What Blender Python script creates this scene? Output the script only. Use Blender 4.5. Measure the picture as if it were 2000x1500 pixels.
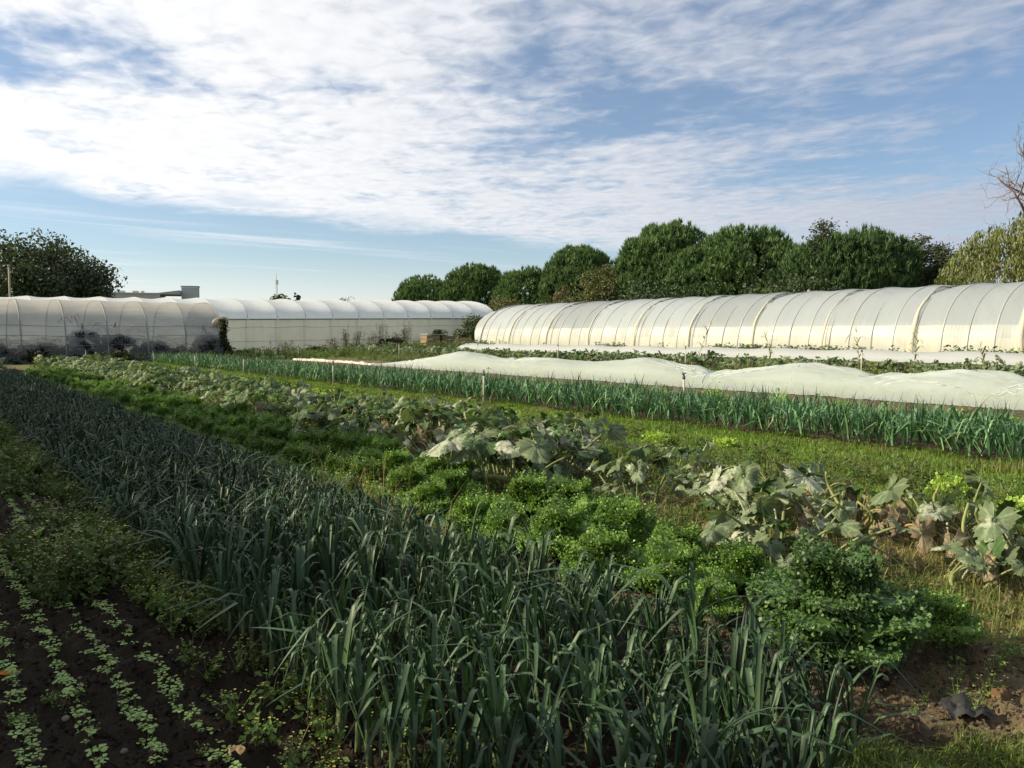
import bpy, math, random
import numpy as np

for o in list(bpy.data.objects):
    bpy.data.objects.remove(o)
SC = bpy.context.scene
COL = SC.collection
R = math.radians
rng = np.random.default_rng(7)
random.seed(7)

# ------------------------------------------------------------------ camera
YAW, PITCH, CAMH = R(37), R(3.6), 1.6
cam = bpy.data.cameras.new('camera')
cam.sensor_width = 36.0
cam.lens = 1557.0 / 2000.0 * 36.0
cam.clip_start, cam.clip_end = 0.05, 6000
camo = bpy.data.objects.new('camera', cam)
COL.objects.link(camo)
camo.location = (0, 0, CAMH)
camo.rotation_euler = (R(90) - PITCH, 0, -YAW)
SC.camera = camo

# ------------------------------------------------------------------ sky, sun, exposure
SUN_EL = R(29)
SUN_H = np.array([-0.82, 0.57]); SUN_H = SUN_H / np.linalg.norm(SUN_H)   # horizontal direction towards the sun
SC.view_settings.view_transform = 'Standard'
SC.view_settings.look = 'None'
SC.view_settings.exposure = 0.8
SC.view_settings.gamma = 1.0
SC.view_settings.use_curve_mapping = False
SC.cycles.max_bounces = 8
SC.cycles.transparent_max_bounces = 12


def nd(nt, t, **kw):
    n = nt.nodes.new(t)
    for k, v in kw.items():
        if k == 'inp':
            for a, b in v.items():
                n.inputs[a].default_value = b
        else:
            setattr(n, k, v)
    return n


def mth(nt, op, a, b=None, c=None, clamp=False):
    n = nt.nodes.new('ShaderNodeMath')
    n.operation = op
    n.use_clamp = clamp
    for i, v in enumerate((a, b, c)):
        if v is None:
            continue
        if isinstance(v, (int, float)):
            n.inputs[i].default_value = v
        else:
            nt.links.new(v, n.inputs[i])
    return n.outputs[0]


def ramp(nt, fac, stops):
    n = nt.nodes.new('ShaderNodeValToRGB')
    e = n.color_ramp.elements
    while len(e) < len(stops):
        e.new(0.5)
    for i, (p, c) in enumerate(stops):
        e[i].position = p
        e[i].color = (c, c, c, 1) if isinstance(c, (int, float)) else (*c, 1)
    nt.links.new(fac, n.inputs[0])
    return n.outputs[0]


def mixc(nt, fac, a, b):
    n = nt.nodes.new('ShaderNodeMix')
    n.data_type = 'RGBA'
    n.clamp_factor = True
    for sock, v in ((n.inputs[0], fac), (n.inputs[6], a), (n.inputs[7], b)):
        if isinstance(v, (int, float)):
            sock.default_value = v
        elif isinstance(v, tuple):
            sock.default_value = (*v, 1)
        else:
            nt.links.new(v, sock)
    return n.outputs[2]


def sstep(nt, v, a, b):
    n = nt.nodes.new('ShaderNodeMapRange')
    n.interpolation_type = 'SMOOTHSTEP'
    nt.links.new(v, n.inputs[0])
    n.inputs[1].default_value, n.inputs[2].default_value = a, b
    return n.outputs[0]


def noise(nt, vec, scale, detail=4, rough=0.55, dist=0.0):
    n = nt.nodes.new('ShaderNodeTexNoise')
    n.inputs['Scale'].default_value = scale
    n.inputs['Detail'].default_value = detail
    n.inputs['Roughness'].default_value = rough
    n.inputs['Distortion'].default_value = dist
    if vec is not None:
        nt.links.new(vec, n.inputs['Vector'])
    return n.outputs[0]


def make_world():
    w = bpy.data.worlds.new('World')
    SC.world = w
    w.use_nodes = True
    nt = w.node_tree
    nt.nodes.clear()
    sky = nd(nt, 'ShaderNodeTexSky', sky_type='NISHITA')
    sky.sun_disc = False
    sky.sun_elevation = SUN_EL
    sky.sun_rotation = math.atan2(SUN_H[0], SUN_H[1])
    sky.altitude = 30
    sky.air_density, sky.dust_density, sky.ozone_density = 1.0, 0.25, 3.0
    tc = nd(nt, 'ShaderNodeTexCoord')
    sep = nd(nt, 'ShaderNodeSeparateXYZ')
    nt.links.new(tc.outputs['Generated'], sep.inputs[0])
    x, y, z = sep.outputs
    zc = mth(nt, 'MAXIMUM', z, 0.0)
    inv = mth(nt, 'DIVIDE', 1.0, mth(nt, 'ADD', zc, 0.012))
    s, c = math.sin(YAW), math.cos(YAW)
    # a flat cloud deck: fwd / lat are positions on it
    fwd = mth(nt, 'MULTIPLY', mth(nt, 'ADD', mth(nt, 'MULTIPLY', x, s), mth(nt, 'MULTIPLY', y, c)), inv)
    lat = mth(nt, 'MULTIPLY', mth(nt, 'SUBTRACT', mth(nt, 'MULTIPLY', x, c), mth(nt, 'MULTIPLY', y, s)), inv)
    com = nd(nt, 'ShaderNodeCombineXYZ')
    nt.links.new(mth(nt, 'ADD', mth(nt, 'MULTIPLY', lat, 1.15), mth(nt, 'MULTIPLY', fwd, 0.2)), com.inputs[0])
    nt.links.new(fwd, com.inputs[1])
    P = com.outputs[0]
    n_big = noise(nt, P, 0.75, 5, 0.55, 0.6)
    n_mid = noise(nt, P, 2.6, 4, 0.5, 0.2)
    n_fine = noise(nt, P, 8.0, 4, 0.55, 0.4)
    # deck edge: clear sky beyond
    edge = mth(nt, 'SUBTRACT', fwd, mth(nt, 'MULTIPLY', lat, 0.85))
    edge = mth(nt, 'ADD', edge, mth(nt, 'MULTIPLY', mth(nt, 'SUBTRACT', n_big, 0.5), 3.0))
    inside = mth(nt, 'SUBTRACT', 1.0, sstep(nt, edge, 7.0, 8.2))
    # thinner deck away from the sun (towards +lat)
    thin = sstep(nt, lat, -1.2, 1.6)
    dens = mth(nt, 'ADD', 1.10, mth(nt, 'MULTIPLY', mth(nt, 'SUBTRACT', n_big, 0.5), 2.6))
    dens = mth(nt, 'ADD', dens, mth(nt, 'MULTIPLY', mth(nt, 'SUBTRACT', n_mid, 0.5), 1.3))
    dens = mth(nt, 'ADD', dens, mth(nt, 'MULTIPLY', mth(nt, 'SUBTRACT', n_fine, 0.5), 1.0))
    # open bands in the deck
    def gauss(v, mu, sd):
        d = mth(nt, 'DIVIDE', mth(nt, 'SUBTRACT', v, mu), sd)
        return mth(nt, 'EXPONENT', mth(nt, 'MULTIPLY', mth(nt, 'MULTIPLY', d, d), -1.0))
    hole1 = mth(nt, 'MULTIPLY', gauss(fwd, 3.6, 1.1), sstep(nt, lat, -0.9, 0.7))
    hole2 = mth(nt, 'MULTIPLY', gauss(fwd, 2.85, 0.5), gauss(lat, -1.9, 0.8))
    dens = mth(nt, 'SUBTRACT', dens, mth(nt, 'MULTIPLY', hole1, 0.80))
    dens = mth(nt, 'SUBTRACT', dens, mth(nt, 'MULTIPLY', hole2, 0.75))
    dens = mth(nt, 'SUBTRACT', dens, mth(nt, 'MULTIPLY', thin, 0.16))
    deck = mth(nt, 'MULTIPLY', sstep(nt, dens, 0.05, 1.15), inside)
    # thin streaks beyond the deck
    com2 = nd(nt, 'ShaderNodeCombineXYZ')
    nt.links.new(mth(nt, 'MULTIPLY', lat, 0.16), com2.inputs[0])
    nt.links.new(mth(nt, 'ADD', mth(nt, 'MULTIPLY', fwd, 0.55), mth(nt, 'MULTIPLY', lat, -0.42)), com2.inputs[1])
    n_st = noise(nt, com2.outputs[0], 1.3, 4, 0.6, 0.4)
    streak = mth(nt, 'MULTIPLY', sstep(nt, n_st, 0.5, 0.75), 0.55)
    haze = mth(nt, 'SUBTRACT', 1.0, sstep(nt, z, 0.0, 0.10))
    haze = mth(nt, 'MULTIPLY', haze, 0.7)
    cover = mth(nt, 'MAXIMUM', mth(nt, 'MAXIMUM', deck, streak), haze)
    cover = mth(nt, 'ADD', 0.10, mth(nt, 'MULTIPLY', cover, 0.86))
    # cloud brightness: whiter towards the sun, grey underside mottling
    sunny = mth(nt, 'ADD', mth(nt, 'MULTIPLY', x, float(SUN_H[0])), mth(nt, 'MULTIPLY', y, float(SUN_H[1])))
    sunf = sstep(nt, sunny, -0.85, 0.55)
    ccol = mixc(nt, sunf, (0.40, 0.45, 0.56), (1.0, 1.0, 1.0))
    mott = mth(nt, 'ADD', 0.86, mth(nt, 'MULTIPLY', n_fine, 0.30))
    vm = nd(nt, 'ShaderNodeVectorMath', operation='SCALE')
    nt.links.new(ccol, vm.inputs[0])
    nt.links.new(mott, vm.inputs[3])
    bg1 = nd(nt, 'ShaderNodeBackground')
    nt.links.new(sky.outputs[0], bg1.inputs[0])
    bg1.inputs[1].default_value = 0.074
    bg2 = nd(nt, 'ShaderNodeBackground')
    nt.links.new(vm.outputs[0], bg2.inputs[0])
    bg2.inputs[1].default_value = 0.61
    mx = nd(nt, 'ShaderNodeMixShader')
    nt.links.new(cover, mx.inputs[0])
    nt.links.new(bg1.outputs[0], mx.inputs[1])
    nt.links.new(bg2.outputs[0], mx.inputs[2])
    out = nd(nt, 'ShaderNodeOutputWorld')
    nt.links.new(mx.outputs[0], out.inputs[0])


make_world()
sun = bpy.data.lights.new('sun', 'SUN')
sun.energy = 5.0
sun.angle = R(0.55)
sun.color = (1.0, 0.87, 0.62)
suno = bpy.data.objects.new('sun', sun)
COL.objects.link(suno)
from mathutils import Vector
sdir = Vector((SUN_H[0] * math.cos(SUN_EL), SUN_H[1] * math.cos(SUN_EL), math.sin(SUN_EL)))
suno.rotation_euler = sdir.to_track_quat('Z', 'Y').to_euler()
suno.location = (-20, 15, 30)

# ------------------------------------------------------------------ helpers
FW = np.array([math.sin(YAW) * math.cos(PITCH), math.cos(YAW) * math.cos(PITCH), -math.sin(PITCH)])
RT = np.array([math.cos(YAW), -math.sin(YAW), 0.0])


def in_view(x, y, margin=0.08):
    """is a ground point inside the camera's horizontal field (plus a margin)?"""
    d = x * FW[0] + y * FW[1]
    l = x * RT[0] + y * RT[1]
    return (d > 0.3) & (np.abs(l / np.maximum(d, 0.01)) < 0.6423 + margin)


def ss(a, b, x):
    t = np.clip((np.asarray(x, float) - a) / (b - a), 0, 1)
    return t * t * (3 - 2 * t)


def tz(x, y=0):
    """ground level: the field rises a little towards the right-hand tunnel"""
    return 0.5 * ss(19.0, 36.0, x)


def _hash(i, j, k):
    n = (i * 374761393 + j * 668265263 + k * 1274126177) & 0x7fffffff
    n = ((n ^ (n >> 13)) * 1274126177) & 0x7fffffff
    return ((n ^ (n >> 16)) & 0xffff) / 65535.0


def vn(x, y, seed=0):
    x = np.asarray(x, float); y = np.asarray(y, float)
    i = np.floor(x).astype(np.int64); j = np.floor(y).astype(np.int64)
    fx = x - i; fy = y - j
    fx = fx * fx * (3 - 2 * fx); fy = fy * fy * (3 - 2 * fy)
    a = _hash(i, j, seed); b = _hash(i + 1, j, seed); c = _hash(i, j + 1, seed); d = _hash(i + 1, j + 1, seed)
    return (a * (1 - fx) + b * fx) * (1 - fy) + (c * (1 - fx) + d * fx) * fy


def fbm(x, y, seed=0, oct=4):
    s, a, t = 0, 0.5, 0
    for k in range(oct):
        s = s + a * vn(x * 2 ** k, y * 2 ** k, seed + k * 17)
        t += a
        a *= 0.5
    return s / t


class Geo:
    def __init__(s):
        s.V, s.F, s.C, s.n = [], [], [], 0
        s.flat = False

    def add(s, V, F, C):
        V = np.asarray(V, float).reshape(-1, 3)
        C = np.asarray(C, float)
        if C.ndim == 1:
            C = np.tile(C, (len(V), 1))
        s.V.append(V)
        s.C.append(C)
        for f in (F if isinstance(F, (list, tuple)) else [F]):
            f = np.asarray(f, np.int64)
            if len(f):
                s.F.append(f + s.n)
        s.n += len(V)
        return s

    def join(s, g, M=None, off=(0, 0, 0), tint=1.0):
        V, F, C = g.arr()
        if M is not None:
            V = V @ np.asarray(M, float).T
        s.add(V + np.asarray(off, float), F, C * tint)
        return s

    def arr(s):
        V = np.concatenate(s.V); C = np.concatenate(s.C)
        d = {}
        for f in s.F:
            d.setdefault(f.shape[1], []).append(f)
        return V, [np.concatenate(v) for v in d.values()], C

    def mesh(s, name, mat, smooth=True):
        V, F, C = s.arr()
        return np_mesh(name, V, F, C, mat, smooth and not s.flat)


def np_mesh(name, V, F, C, mat, smooth=True):
    me = bpy.data.meshes.new(name)
    me.vertices.add(len(V))
    me.vertices.foreach_set('co', np.ascontiguousarray(V, np.float32).ravel())
    li = np.concatenate([f.ravel() for f in F]).astype(np.int32)
    tot = np.concatenate([np.full(len(f), f.shape[1]) for f in F])
    st = np.concatenate([[0], np.cumsum(tot)[:-1]]).astype(np.int32)
    me.loops.add(len(li))
    me.loops.foreach_set('vertex_index', li)
    me.polygons.add(len(tot))
    me.polygons.foreach_set('loop_start', st)
    me.polygons.foreach_set('use_smooth', np.full(len(tot), bool(smooth)))
    at = me.attributes.new('Col', 'FLOAT_COLOR', 'POINT')
    if C.shape[1] == 3:
        C = np.concatenate([C, np.ones((len(C), 1))], 1)
    at.data.foreach_set('color', C.astype(np.float32).ravel())
    me.update(calc_edges=True)
    me.materials.append(mat)
    return me


def tag(o, label=None, cat=None, group=None, kind=None):
    if label: o['label'] = label
    if cat: o['category'] = cat
    if group: o['group'] = group
    if kind: o['kind'] = kind
    return o


def ob(name, data, parent=None, loc=(0, 0, 0), rz=0.0, sc=1.0, rx=0.0, ry=0.0):
    o = bpy.data.objects.new(name, data)
    COL.objects.link(o)
    o.location = loc
    o.rotation_euler = (rx, ry, rz)
    o.scale = (sc, sc, sc) if isinstance(sc, (int, float)) else sc
    if parent is not None:
        o.parent = parent
    return o


def empty(name, loc=(0, 0, 0), rz=0.0, sc=1.0):
    o = ob(name, None, None, loc, rz, sc)
    o.empty_display_size = 0.1
    return o


def rotz(a):
    c, s = math.cos(a), math.sin(a)
    return np.array([[c, -s, 0], [s, c, 0], [0, 0, 1.0]])


def rot_axis(ax, a):
    ax = np.asarray(ax, float); ax = ax / np.linalg.norm(ax)
    K = np.array([[0, -ax[2], ax[1]], [ax[2], 0, -ax[0]], [-ax[1], ax[0], 0]])
    return np.eye(3) + math.sin(a) * K + (1 - math.cos(a)) * K @ K


def grid_faces(n, m, wrap=False):
    i, j = np.meshgrid(np.arange(n - 1), np.arange(m if wrap else m - 1), indexing='ij')
    j2 = (j + 1) % m
    return np.stack([i * m + j, i * m + j2, (i + 1) * m + j2, (i + 1) * m + j], -1).reshape(-1, 4)


def tube(g, P, rad, col, k=6):
    P = np.asarray(P, float)
    n = len(P)
    rad = np.broadcast_to(np.asarray(rad, float), (n,))
    T = np.gradient(P, axis=0)
    T /= np.linalg.norm(T, axis=1, keepdims=True) + 1e-9
    ref = np.array([0, 0, 1.0]) if abs(T[:, 2]).mean() < 0.8 else np.array([1.0, 0.13, 0])
    A = np.cross(T, ref); A /= np.linalg.norm(A, axis=1, keepdims=True) + 1e-9
    B = np.cross(T, A)
    th = np.arange(k) / k * 2 * math.pi
    V = P[:, None] + rad[:, None, None] * (np.cos(th)[None, :, None] * A[:, None] + np.sin(th)[None, :, None] * B[:, None])
    F = grid_faces(n, k, True)
    g.add(V.reshape(-1, 3), [F, np.array([list(range((n - 1) * k, n * k))]), np.array([list(range(k - 1, -1, -1))])], col)


def box(g, c, s, col, M=None, bev=0.0):
    c = np.asarray(c, float); h = np.asarray(s, float) / 2
    V = np.array([[x, y, z] for x in (-1, 1) for y in (-1, 1) for z in (-1, 1)], float) * h
    if M is not None:
        V = V @ np.asarray(M).T
    F = np.array([[0, 1, 3, 2], [4, 6, 7, 5], [0, 4, 5, 1], [2, 3, 7, 6], [0, 2, 6, 4], [1, 5, 7, 3]])
    g.add(V + c, F, col)
    g.flat = True


def rand_dirs(n, r):
    v = r.normal(size=(n, 3))
    return v / np.linalg.norm(v, axis=1, keepdims=True)


def cards(g, P, size, nrm, r, col, jit=0.15, asp=0.6):
    """one small four-cornered leaf at every point"""
    n = len(P)
    nrm = nrm / (np.linalg.norm(nrm, axis=1, keepdims=True) + 1e-9)
    a = np.cross(nrm, rand_dirs(n, r)); a /= np.linalg.norm(a, axis=1, keepdims=True) + 1e-9
    b = np.cross(nrm, a)
    size = np.broadcast_to(size, (n,)) * r.uniform(0.7, 1.3, n)
    a = a * size[:, None] * 0.5; b = b * size[:, None] * 0.5 * asp
    dn = nrm * size[:, None] * 0.12
    V = np.stack([P - a - dn, P + b, P + a - dn, P - b], 1).reshape(-1, 3)
    F = np.arange(4 * n).reshape(-1, 4)
    C = np.asarray(col, float)
    if C.ndim == 1:
        C = np.tile(C, (n, 1))
    C = np.clip(C * (1 + r.normal(size=(n, 1)) * jit), 0.003, 0.95)
    g.add(V, F, np.repeat(C, 4, 0))


def blades(g, X, Y, Z, h, w, r, col, lean=0.35, jit=0.2, seg=2):
    """grass blades as tapering bent strips"""
    n = len(X)
    az = r.uniform(0, 2 * math.pi, n)
    le = np.abs(r.normal(0, lean, n))
    h = np.broadcast_to(h, (n,)) * r.uniform(0.5, 1.25, n)
    d = np.stack([np.cos(az), np.sin(az), np.zeros(n)], 1)
    s = np.stack([-np.sin(az + r.normal(0, .7, n)), np.cos(az), np.zeros(n)], 1) * (np.broadcast_to(w, (n,)) / 2)[:, None]
    b = np.stack([X, Y, Z], 1)
    m = b + d * (h * le * 0.35)[:, None] + np.array([0, 0, 1.0]) * (h * 0.6)[:, None]
    t = b + d * (h * le * 1.1)[:, None] + np.array([0, 0, 1.0]) * (h * (1 - 0.35 * np.minimum(le, 1.5)))[:, None]
    V = np.stack([b - s, b + s, m + s * 0.8, m - s * 0.8, t], 1).reshape(-1, 3)
    k = np.arange(n)[:, None] * 5
    C = np.asarray(col, float)
    if C.ndim == 1:
        C = np.tile(C, (n, 1))
    C = np.clip(C * (1 + r.normal(size=(n, 1)) * jit), 0.003, 0.95)
    g.add(V, [k + np.array([[0, 1, 2, 3]]), k + np.array([[3, 2, 4]])], np.repeat(C, 5, 0))


def scatter(variants, X, Y, Z, r, smin=0.85, smax=1.15, tilt=0.0, tjit=0.1):
    """many copies of ready-made plants joined into one mesh (for the masses nobody can count)"""
    g = Geo()
    idx = r.integers(0, len(variants), len(X))
    for k, v in enumerate(variants):
        sel = np.nonzero(idx == k)[0]
        if not len(sel):
            continue
        V, F, C = v.arr()
        m = len(sel)
        a = r.uniform(0, 2 * math.pi, m)
        s = r.uniform(smin, smax, m)
        ca, sa = np.cos(a) * s, np.sin(a) * s
        x = V[None, :, 0] * ca[:, None] - V[None, :, 1] * sa[:, None]
        y = V[None, :, 0] * sa[:, None] + V[None, :, 1] * ca[:, None]
        z = V[None, :, 2] * s[:, None]
        if tilt:
            tx, ty = r.normal(0, tilt, m), r.normal(0, tilt, m)
            x = x + z * tx[:, None]; y = y + z * ty[:, None]
        W = np.stack([x + X[sel][:, None], y + Y[sel][:, None], z + Z[sel][:, None]], -1).reshape(-1, 3)
        off = (np.arange(m) * len(V))[:, None, None]
        CC = np.clip(C[None] * (1 + r.normal(0, tjit, (m, 1, 1))), 0.003, 0.95).reshape(-1, 3)
        g.add(W, [(f[None] + off).reshape(-1, f.shape[1]) for f in F], CC)
    return g


# ------------------------------------------------------------------ materials
def new_mat(name):
    m = bpy.data.materials.new(name)
    m.use_nodes = True
    nt = m.node_tree
    nt.nodes.clear()
    out = nt.nodes.new('ShaderNodeOutputMaterial')
    return m, nt, out


def mat_leaf(name, rough=0.5, tint=None, spec=0.4, trans=0.25, nscale=30.0, namp=0.35, orand=0.25, bump=0.0, mildew=0.0):
    """leaf colour from the mesh's own colour, broken up by noise and by plant, thin enough to let light through"""
    m, nt, out = new_mat(name)
    at = nd(nt, 'ShaderNodeAttribute', attribute_name='Col')
    oi = nd(nt, 'ShaderNodeObjectInfo')
    tc = nd(nt, 'ShaderNodeTexCoord')
    n1 = noise(nt, tc.outputs['Object'], nscale, 3)
    f = mth(nt, 'ADD', 1 - namp / 2, mth(nt, 'MULTIPLY', n1, namp))
    f = mth(nt, 'MULTIPLY', f, mth(nt, 'ADD', 1 - orand / 2, mth(nt, 'MULTIPLY', oi.outputs['Random'], orand)))
    vm = nd(nt, 'ShaderNodeVectorMath', operation='SCALE')
    nt.links.new(at.outputs['Color'], vm.inputs[0])
    nt.links.new(f, vm.inputs[3])
    col = vm.outputs[0]
    if tint:
        tm = nd(nt, 'ShaderNodeVectorMath', operation='MULTIPLY')
        nt.links.new(col, tm.inputs[0])
        tm.inputs[1].default_value = tint
        col = tm.outputs[0]
    if mildew:
        nm = noise(nt, tc.outputs['Object'], 9.0, 5, 0.65)
        nm2 = noise(nt, tc.outputs['Object'], 38.0, 3, 0.6)
        k = mth(nt, 'ADD', nm, mth(nt, 'MULTIPLY', mth(nt, 'SUBTRACT', nm2, 0.5), 0.35))
        k = mth(nt, 'ADD', k, mth(nt, 'MULTIPLY', mth(nt, 'SUBTRACT', oi.outputs['Random'], 0.60), 0.34))
        k = mth(nt, 'MULTIPLY', sstep(nt, k, 0.47, 0.66), mildew)
        col = mixc(nt, k, col, (0.50, 0.51, 0.43))
    p = nd(nt, 'ShaderNodeBsdfPrincipled')
    nt.links.new(col, p.inputs['Base Color'])
    p.inputs['Roughness'].default_value = rough
    p.inputs['Specular IOR Level'].default_value = spec
    if bump:
        b = nd(nt, 'ShaderNodeBump')
        b.inputs['Strength'].default_value = bump
        b.inputs['Distance'].default_value = 0.01
        nt.links.new(noise(nt, tc.outputs['Object'], nscale * 2.2, 3), b.inputs['Height'])
        nt.links.new(b.outputs[0], p.inputs['Normal'])
    t = nd(nt, 'ShaderNodeBsdfTranslucent')
    gm = nd(nt, 'ShaderNodeVectorMath', operation='MULTIPLY')
    nt.links.new(col, gm.inputs[0])
    gm.inputs[1].default_value = (1.25, 1.35, 0.7)
    nt.links.new(gm.outputs[0], t.inputs[0])
    mx = nd(nt, 'ShaderNodeMixShader')
    mx.inputs[0].default_value = trans
    nt.links.new(p.outputs[0], mx.inputs[1])
    nt.links.new(t.outputs[0], mx.inputs[2])
    nt.links.new(mx.outputs[0], out.inputs[0])
    return m


def mat_plain(name, col=None, rough=0.7, metal=0.0, spec=0.4, nscale=12.0, namp=0.4, bump=0.2, bdist=0.01):
    m, nt, out = new_mat(name)
    tc = nd(nt, 'ShaderNodeTexCoord')
    n1 = noise(nt, tc.outputs['Object'], nscale, 5)
    f = mth(nt, 'ADD', 1 - namp / 2, mth(nt, 'MULTIPLY', n1, namp))
    vm = nd(nt, 'ShaderNodeVectorMath', operation='SCALE')
    if col is None:
        at = nd(nt, 'ShaderNodeAttribute', attribute_name='Col')
        nt.links.new(at.outputs['Color'], vm.inputs[0])
    else:
        vm.inputs[0].default_value = col
    nt.links.new(f, vm.inputs[3])
    p = nd(nt, 'ShaderNodeBsdfPrincipled')
    nt.links.new(vm.outputs[0], p.inputs['Base Color'])
    p.inputs['Roughness'].default_value = rough
    p.inputs['Metallic'].default_value = metal
    p.inputs['Specular IOR Level'].default_value = spec
    if bump:
        b = nd(nt, 'ShaderNodeBump')
        b.inputs['Strength'].default_value = bump
        b.inputs['Distance'].default_value = bdist
        nt.links.new(noise(nt, tc.outputs['Object'], nscale * 3, 4), b.inputs['Height'])
        nt.links.new(b.outputs[0], p.inputs['Normal'])
    nt.links.new(p.outputs[0], out.inputs[0])
    return m


def mat_film(name, transp=0.12, transl=0.45, rough=0.4, dirt=0.25, streak=(0.6, 0.6, 0.12), dirtcol=(0.45, 0.43, 0.36), fine=0.0, dscale=3.0):
    """polythene or fleece: scatters most light, passes some through, a little clear; colour from the mesh"""
    m, nt, out = new_mat(name)
    at = nd(nt, 'ShaderNodeAttribute', attribute_name='Col')
    tc = nd(nt, 'ShaderNodeTexCoord')
    mp = nd(nt, 'ShaderNodeMapping')
    nt.links.new(tc.outputs['Object'], mp.inputs[0])
    mp.inputs['Scale'].default_value = streak
    n1 = noise(nt, mp.outputs[0], dscale, 6, 0.65, 0.3)
    n2 = noise(nt, tc.outputs['Object'], 0.9, 4)
    k = mth(nt, 'MULTIPLY', sstep(nt, mth(nt, 'ADD', mth(nt, 'MULTIPLY', n1, 0.7), mth(nt, 'MULTIPLY', n2, 0.3)), 0.42, 0.72), dirt)
    col = mixc(nt, k, at.outputs['Color'], dirtcol)
    p = nd(nt, 'ShaderNodeBsdfPrincipled')
    nt.links.new(col, p.inputs['Base Color'])
    p.inputs['Roughness'].default_value = rough
    p.inputs['Specular IOR Level'].default_value = 0.35
    b = nd(nt, 'ShaderNodeBump')
    b.inputs['Strength'].default_value = 0.25
    b.inputs['Distance'].default_value = 0.05
    nt.links.new(noise(nt, mp.outputs[0], 5.0, 4), b.inputs['Height'])
    nt.links.new(b.outputs[0], p.inputs['Normal'])
    t = nd(nt, 'ShaderNodeBsdfTranslucent')
    nt.links.new(col, t.inputs[0])
    mx = nd(nt, 'ShaderNodeMixShader')
    mx.inputs[0].default_value = transl
    nt.links.new(p.outputs[0], mx.inputs[1])
    nt.links.new(t.outputs[0], mx.inputs[2])
    tr = nd(nt, 'ShaderNodeBsdfTransparent')
    mx2 = nd(nt, 'ShaderNodeMixShader')
    nt.links.new(mth(nt, 'ADD', transp, mth(nt, 'SUBTRACT', 1.0, at.outputs['Alpha'])), mx2.inputs[0])
    nt.links.new(mx.outputs[0], mx2.inputs[1])
    nt.links.new(tr.outputs[0], mx2.inputs[2])
    nt.links.new(mx2.outputs[0], out.inputs[0])
    return m


def mat_ground():
    m, nt, out = new_mat('earth_and_turf')
    at = nd(nt, 'ShaderNodeAttribute', attribute_name='Col')
    geo = nd(nt, 'ShaderNodeNewGeometry')
    n1 = noise(nt, geo.outputs['Position'], 7.0, 6, 0.65)
    n2 = noise(nt, geo.outputs['Position'], 45.0, 4, 0.6)
    n3 = noise(nt, geo.outputs['Position'], 0.6, 3)
    f = mth(nt, 'MULTIPLY', mth(nt, 'ADD', 0.45, mth(nt, 'MULTIPLY', n1, 1.1)), mth(nt, 'ADD', 0.55, mth(nt, 'MULTIPLY', n2, 0.9)))
    f = mth(nt, 'MULTIPLY', f, mth(nt, 'ADD', 0.7, mth(nt, 'MULTIPLY', n3, 0.6)))
    vm = nd(nt, 'ShaderNodeVectorMath', operation='SCALE')
    nt.links.new(at.outputs['Color'], vm.inputs[0])
    nt.links.new(f, vm.inputs[3])
    p = nd(nt, 'ShaderNodeBsdfPrincipled')
    nt.links.new(vm.outputs[0], p.inputs['Base Color'])
    p.inputs['Roughness'].default_value = 0.95
    p.inputs['Specular IOR Level'].default_value = 0.15
    b = nd(nt, 'ShaderNodeBump')
    b.inputs['Strength'].default_value = 0.9
    b.inputs['Distance'].default_value = 0.02
    h = mth(nt, 'ADD', mth(nt, 'MULTIPLY', noise(nt, geo.outputs['Position'], 28.0, 5, 0.7), 1.0), mth(nt, 'MULTIPLY', n2, 0.5))
    nt.links.new(h, b.inputs['Height'])
    nt.links.new(b.outputs[0], p.inputs['Normal'])
    nt.links.new(p.outputs[0], out.inputs[0])
    return m


M_GROUND = mat_ground()
M_LEEK = mat_leaf('leek_leaf', rough=0.5, spec=0.32, trans=0.10, nscale=25, namp=0.4, orand=0.35, bump=0.12)
M_KALE = mat_leaf('kale_leaf', rough=0.5, spec=0.4, trans=0.25, nscale=40, namp=0.5, orand=0.4)
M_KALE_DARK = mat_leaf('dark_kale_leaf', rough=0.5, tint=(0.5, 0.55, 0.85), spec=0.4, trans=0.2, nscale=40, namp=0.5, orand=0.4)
M_SQUASH = mat_leaf('squash_leaf', rough=0.65, spec=0.25, trans=0.22, nscale=30, namp=0.5, orand=0.3, bump=0.4, mildew=0.64)
M_SQUASH_FAR = mat_leaf('squash_leaf_far', rough=0.65, spec=0.25, trans=0.25, nscale=12, namp=0.6, orand=0.3, bump=0.3, mildew=0.28)
M_DRY = mat_leaf('dry_leaf', rough=0.8, spec=0.15, trans=0.2, nscale=30, namp=0.6, orand=0.3, bump=0.3)
M_LETTUCE = mat_leaf('lettuce_leaf', rough=0.45, spec=0.4, trans=0.35, nscale=40, namp=0.4, orand=0.25)
M_GRASS = mat_leaf('grass_blade', rough=0.55, spec=0.3, trans=0.3, nscale=3, namp=0.5, orand=0.0)
M_WEED = mat_leaf('weed_leaf', rough=0.55, spec=0.3, trans=0.3, nscale=12, namp=0.4, orand=0.2)
M_TREE = mat_leaf('tree_leaf', rough=0.55, spec=0.3, trans=0.22, nscale=0.7, namp=0.5, orand=0.15)
M_NEEDLE = mat_leaf('pine_needle', rough=0.6, spec=0.25, trans=0.15, nscale=0.6, namp=0.5, orand=0.15)
M_BARK = mat_plain('bark', None, rough=0.9, nscale=6, namp=0.6, bump=0.6, bdist=0.03)
M_STEEL_DULL = mat_plain('dull_tube', (0.20, 0.21, 0.21), rough=0.7, nscale=8, namp=0.4, bump=0.05)
M_STEEL = mat_plain('galvanised_tube', (0.30, 0.31, 0.31), rough=0.5, metal=0.2, nscale=8, namp=0.4, bump=0.05)
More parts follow.
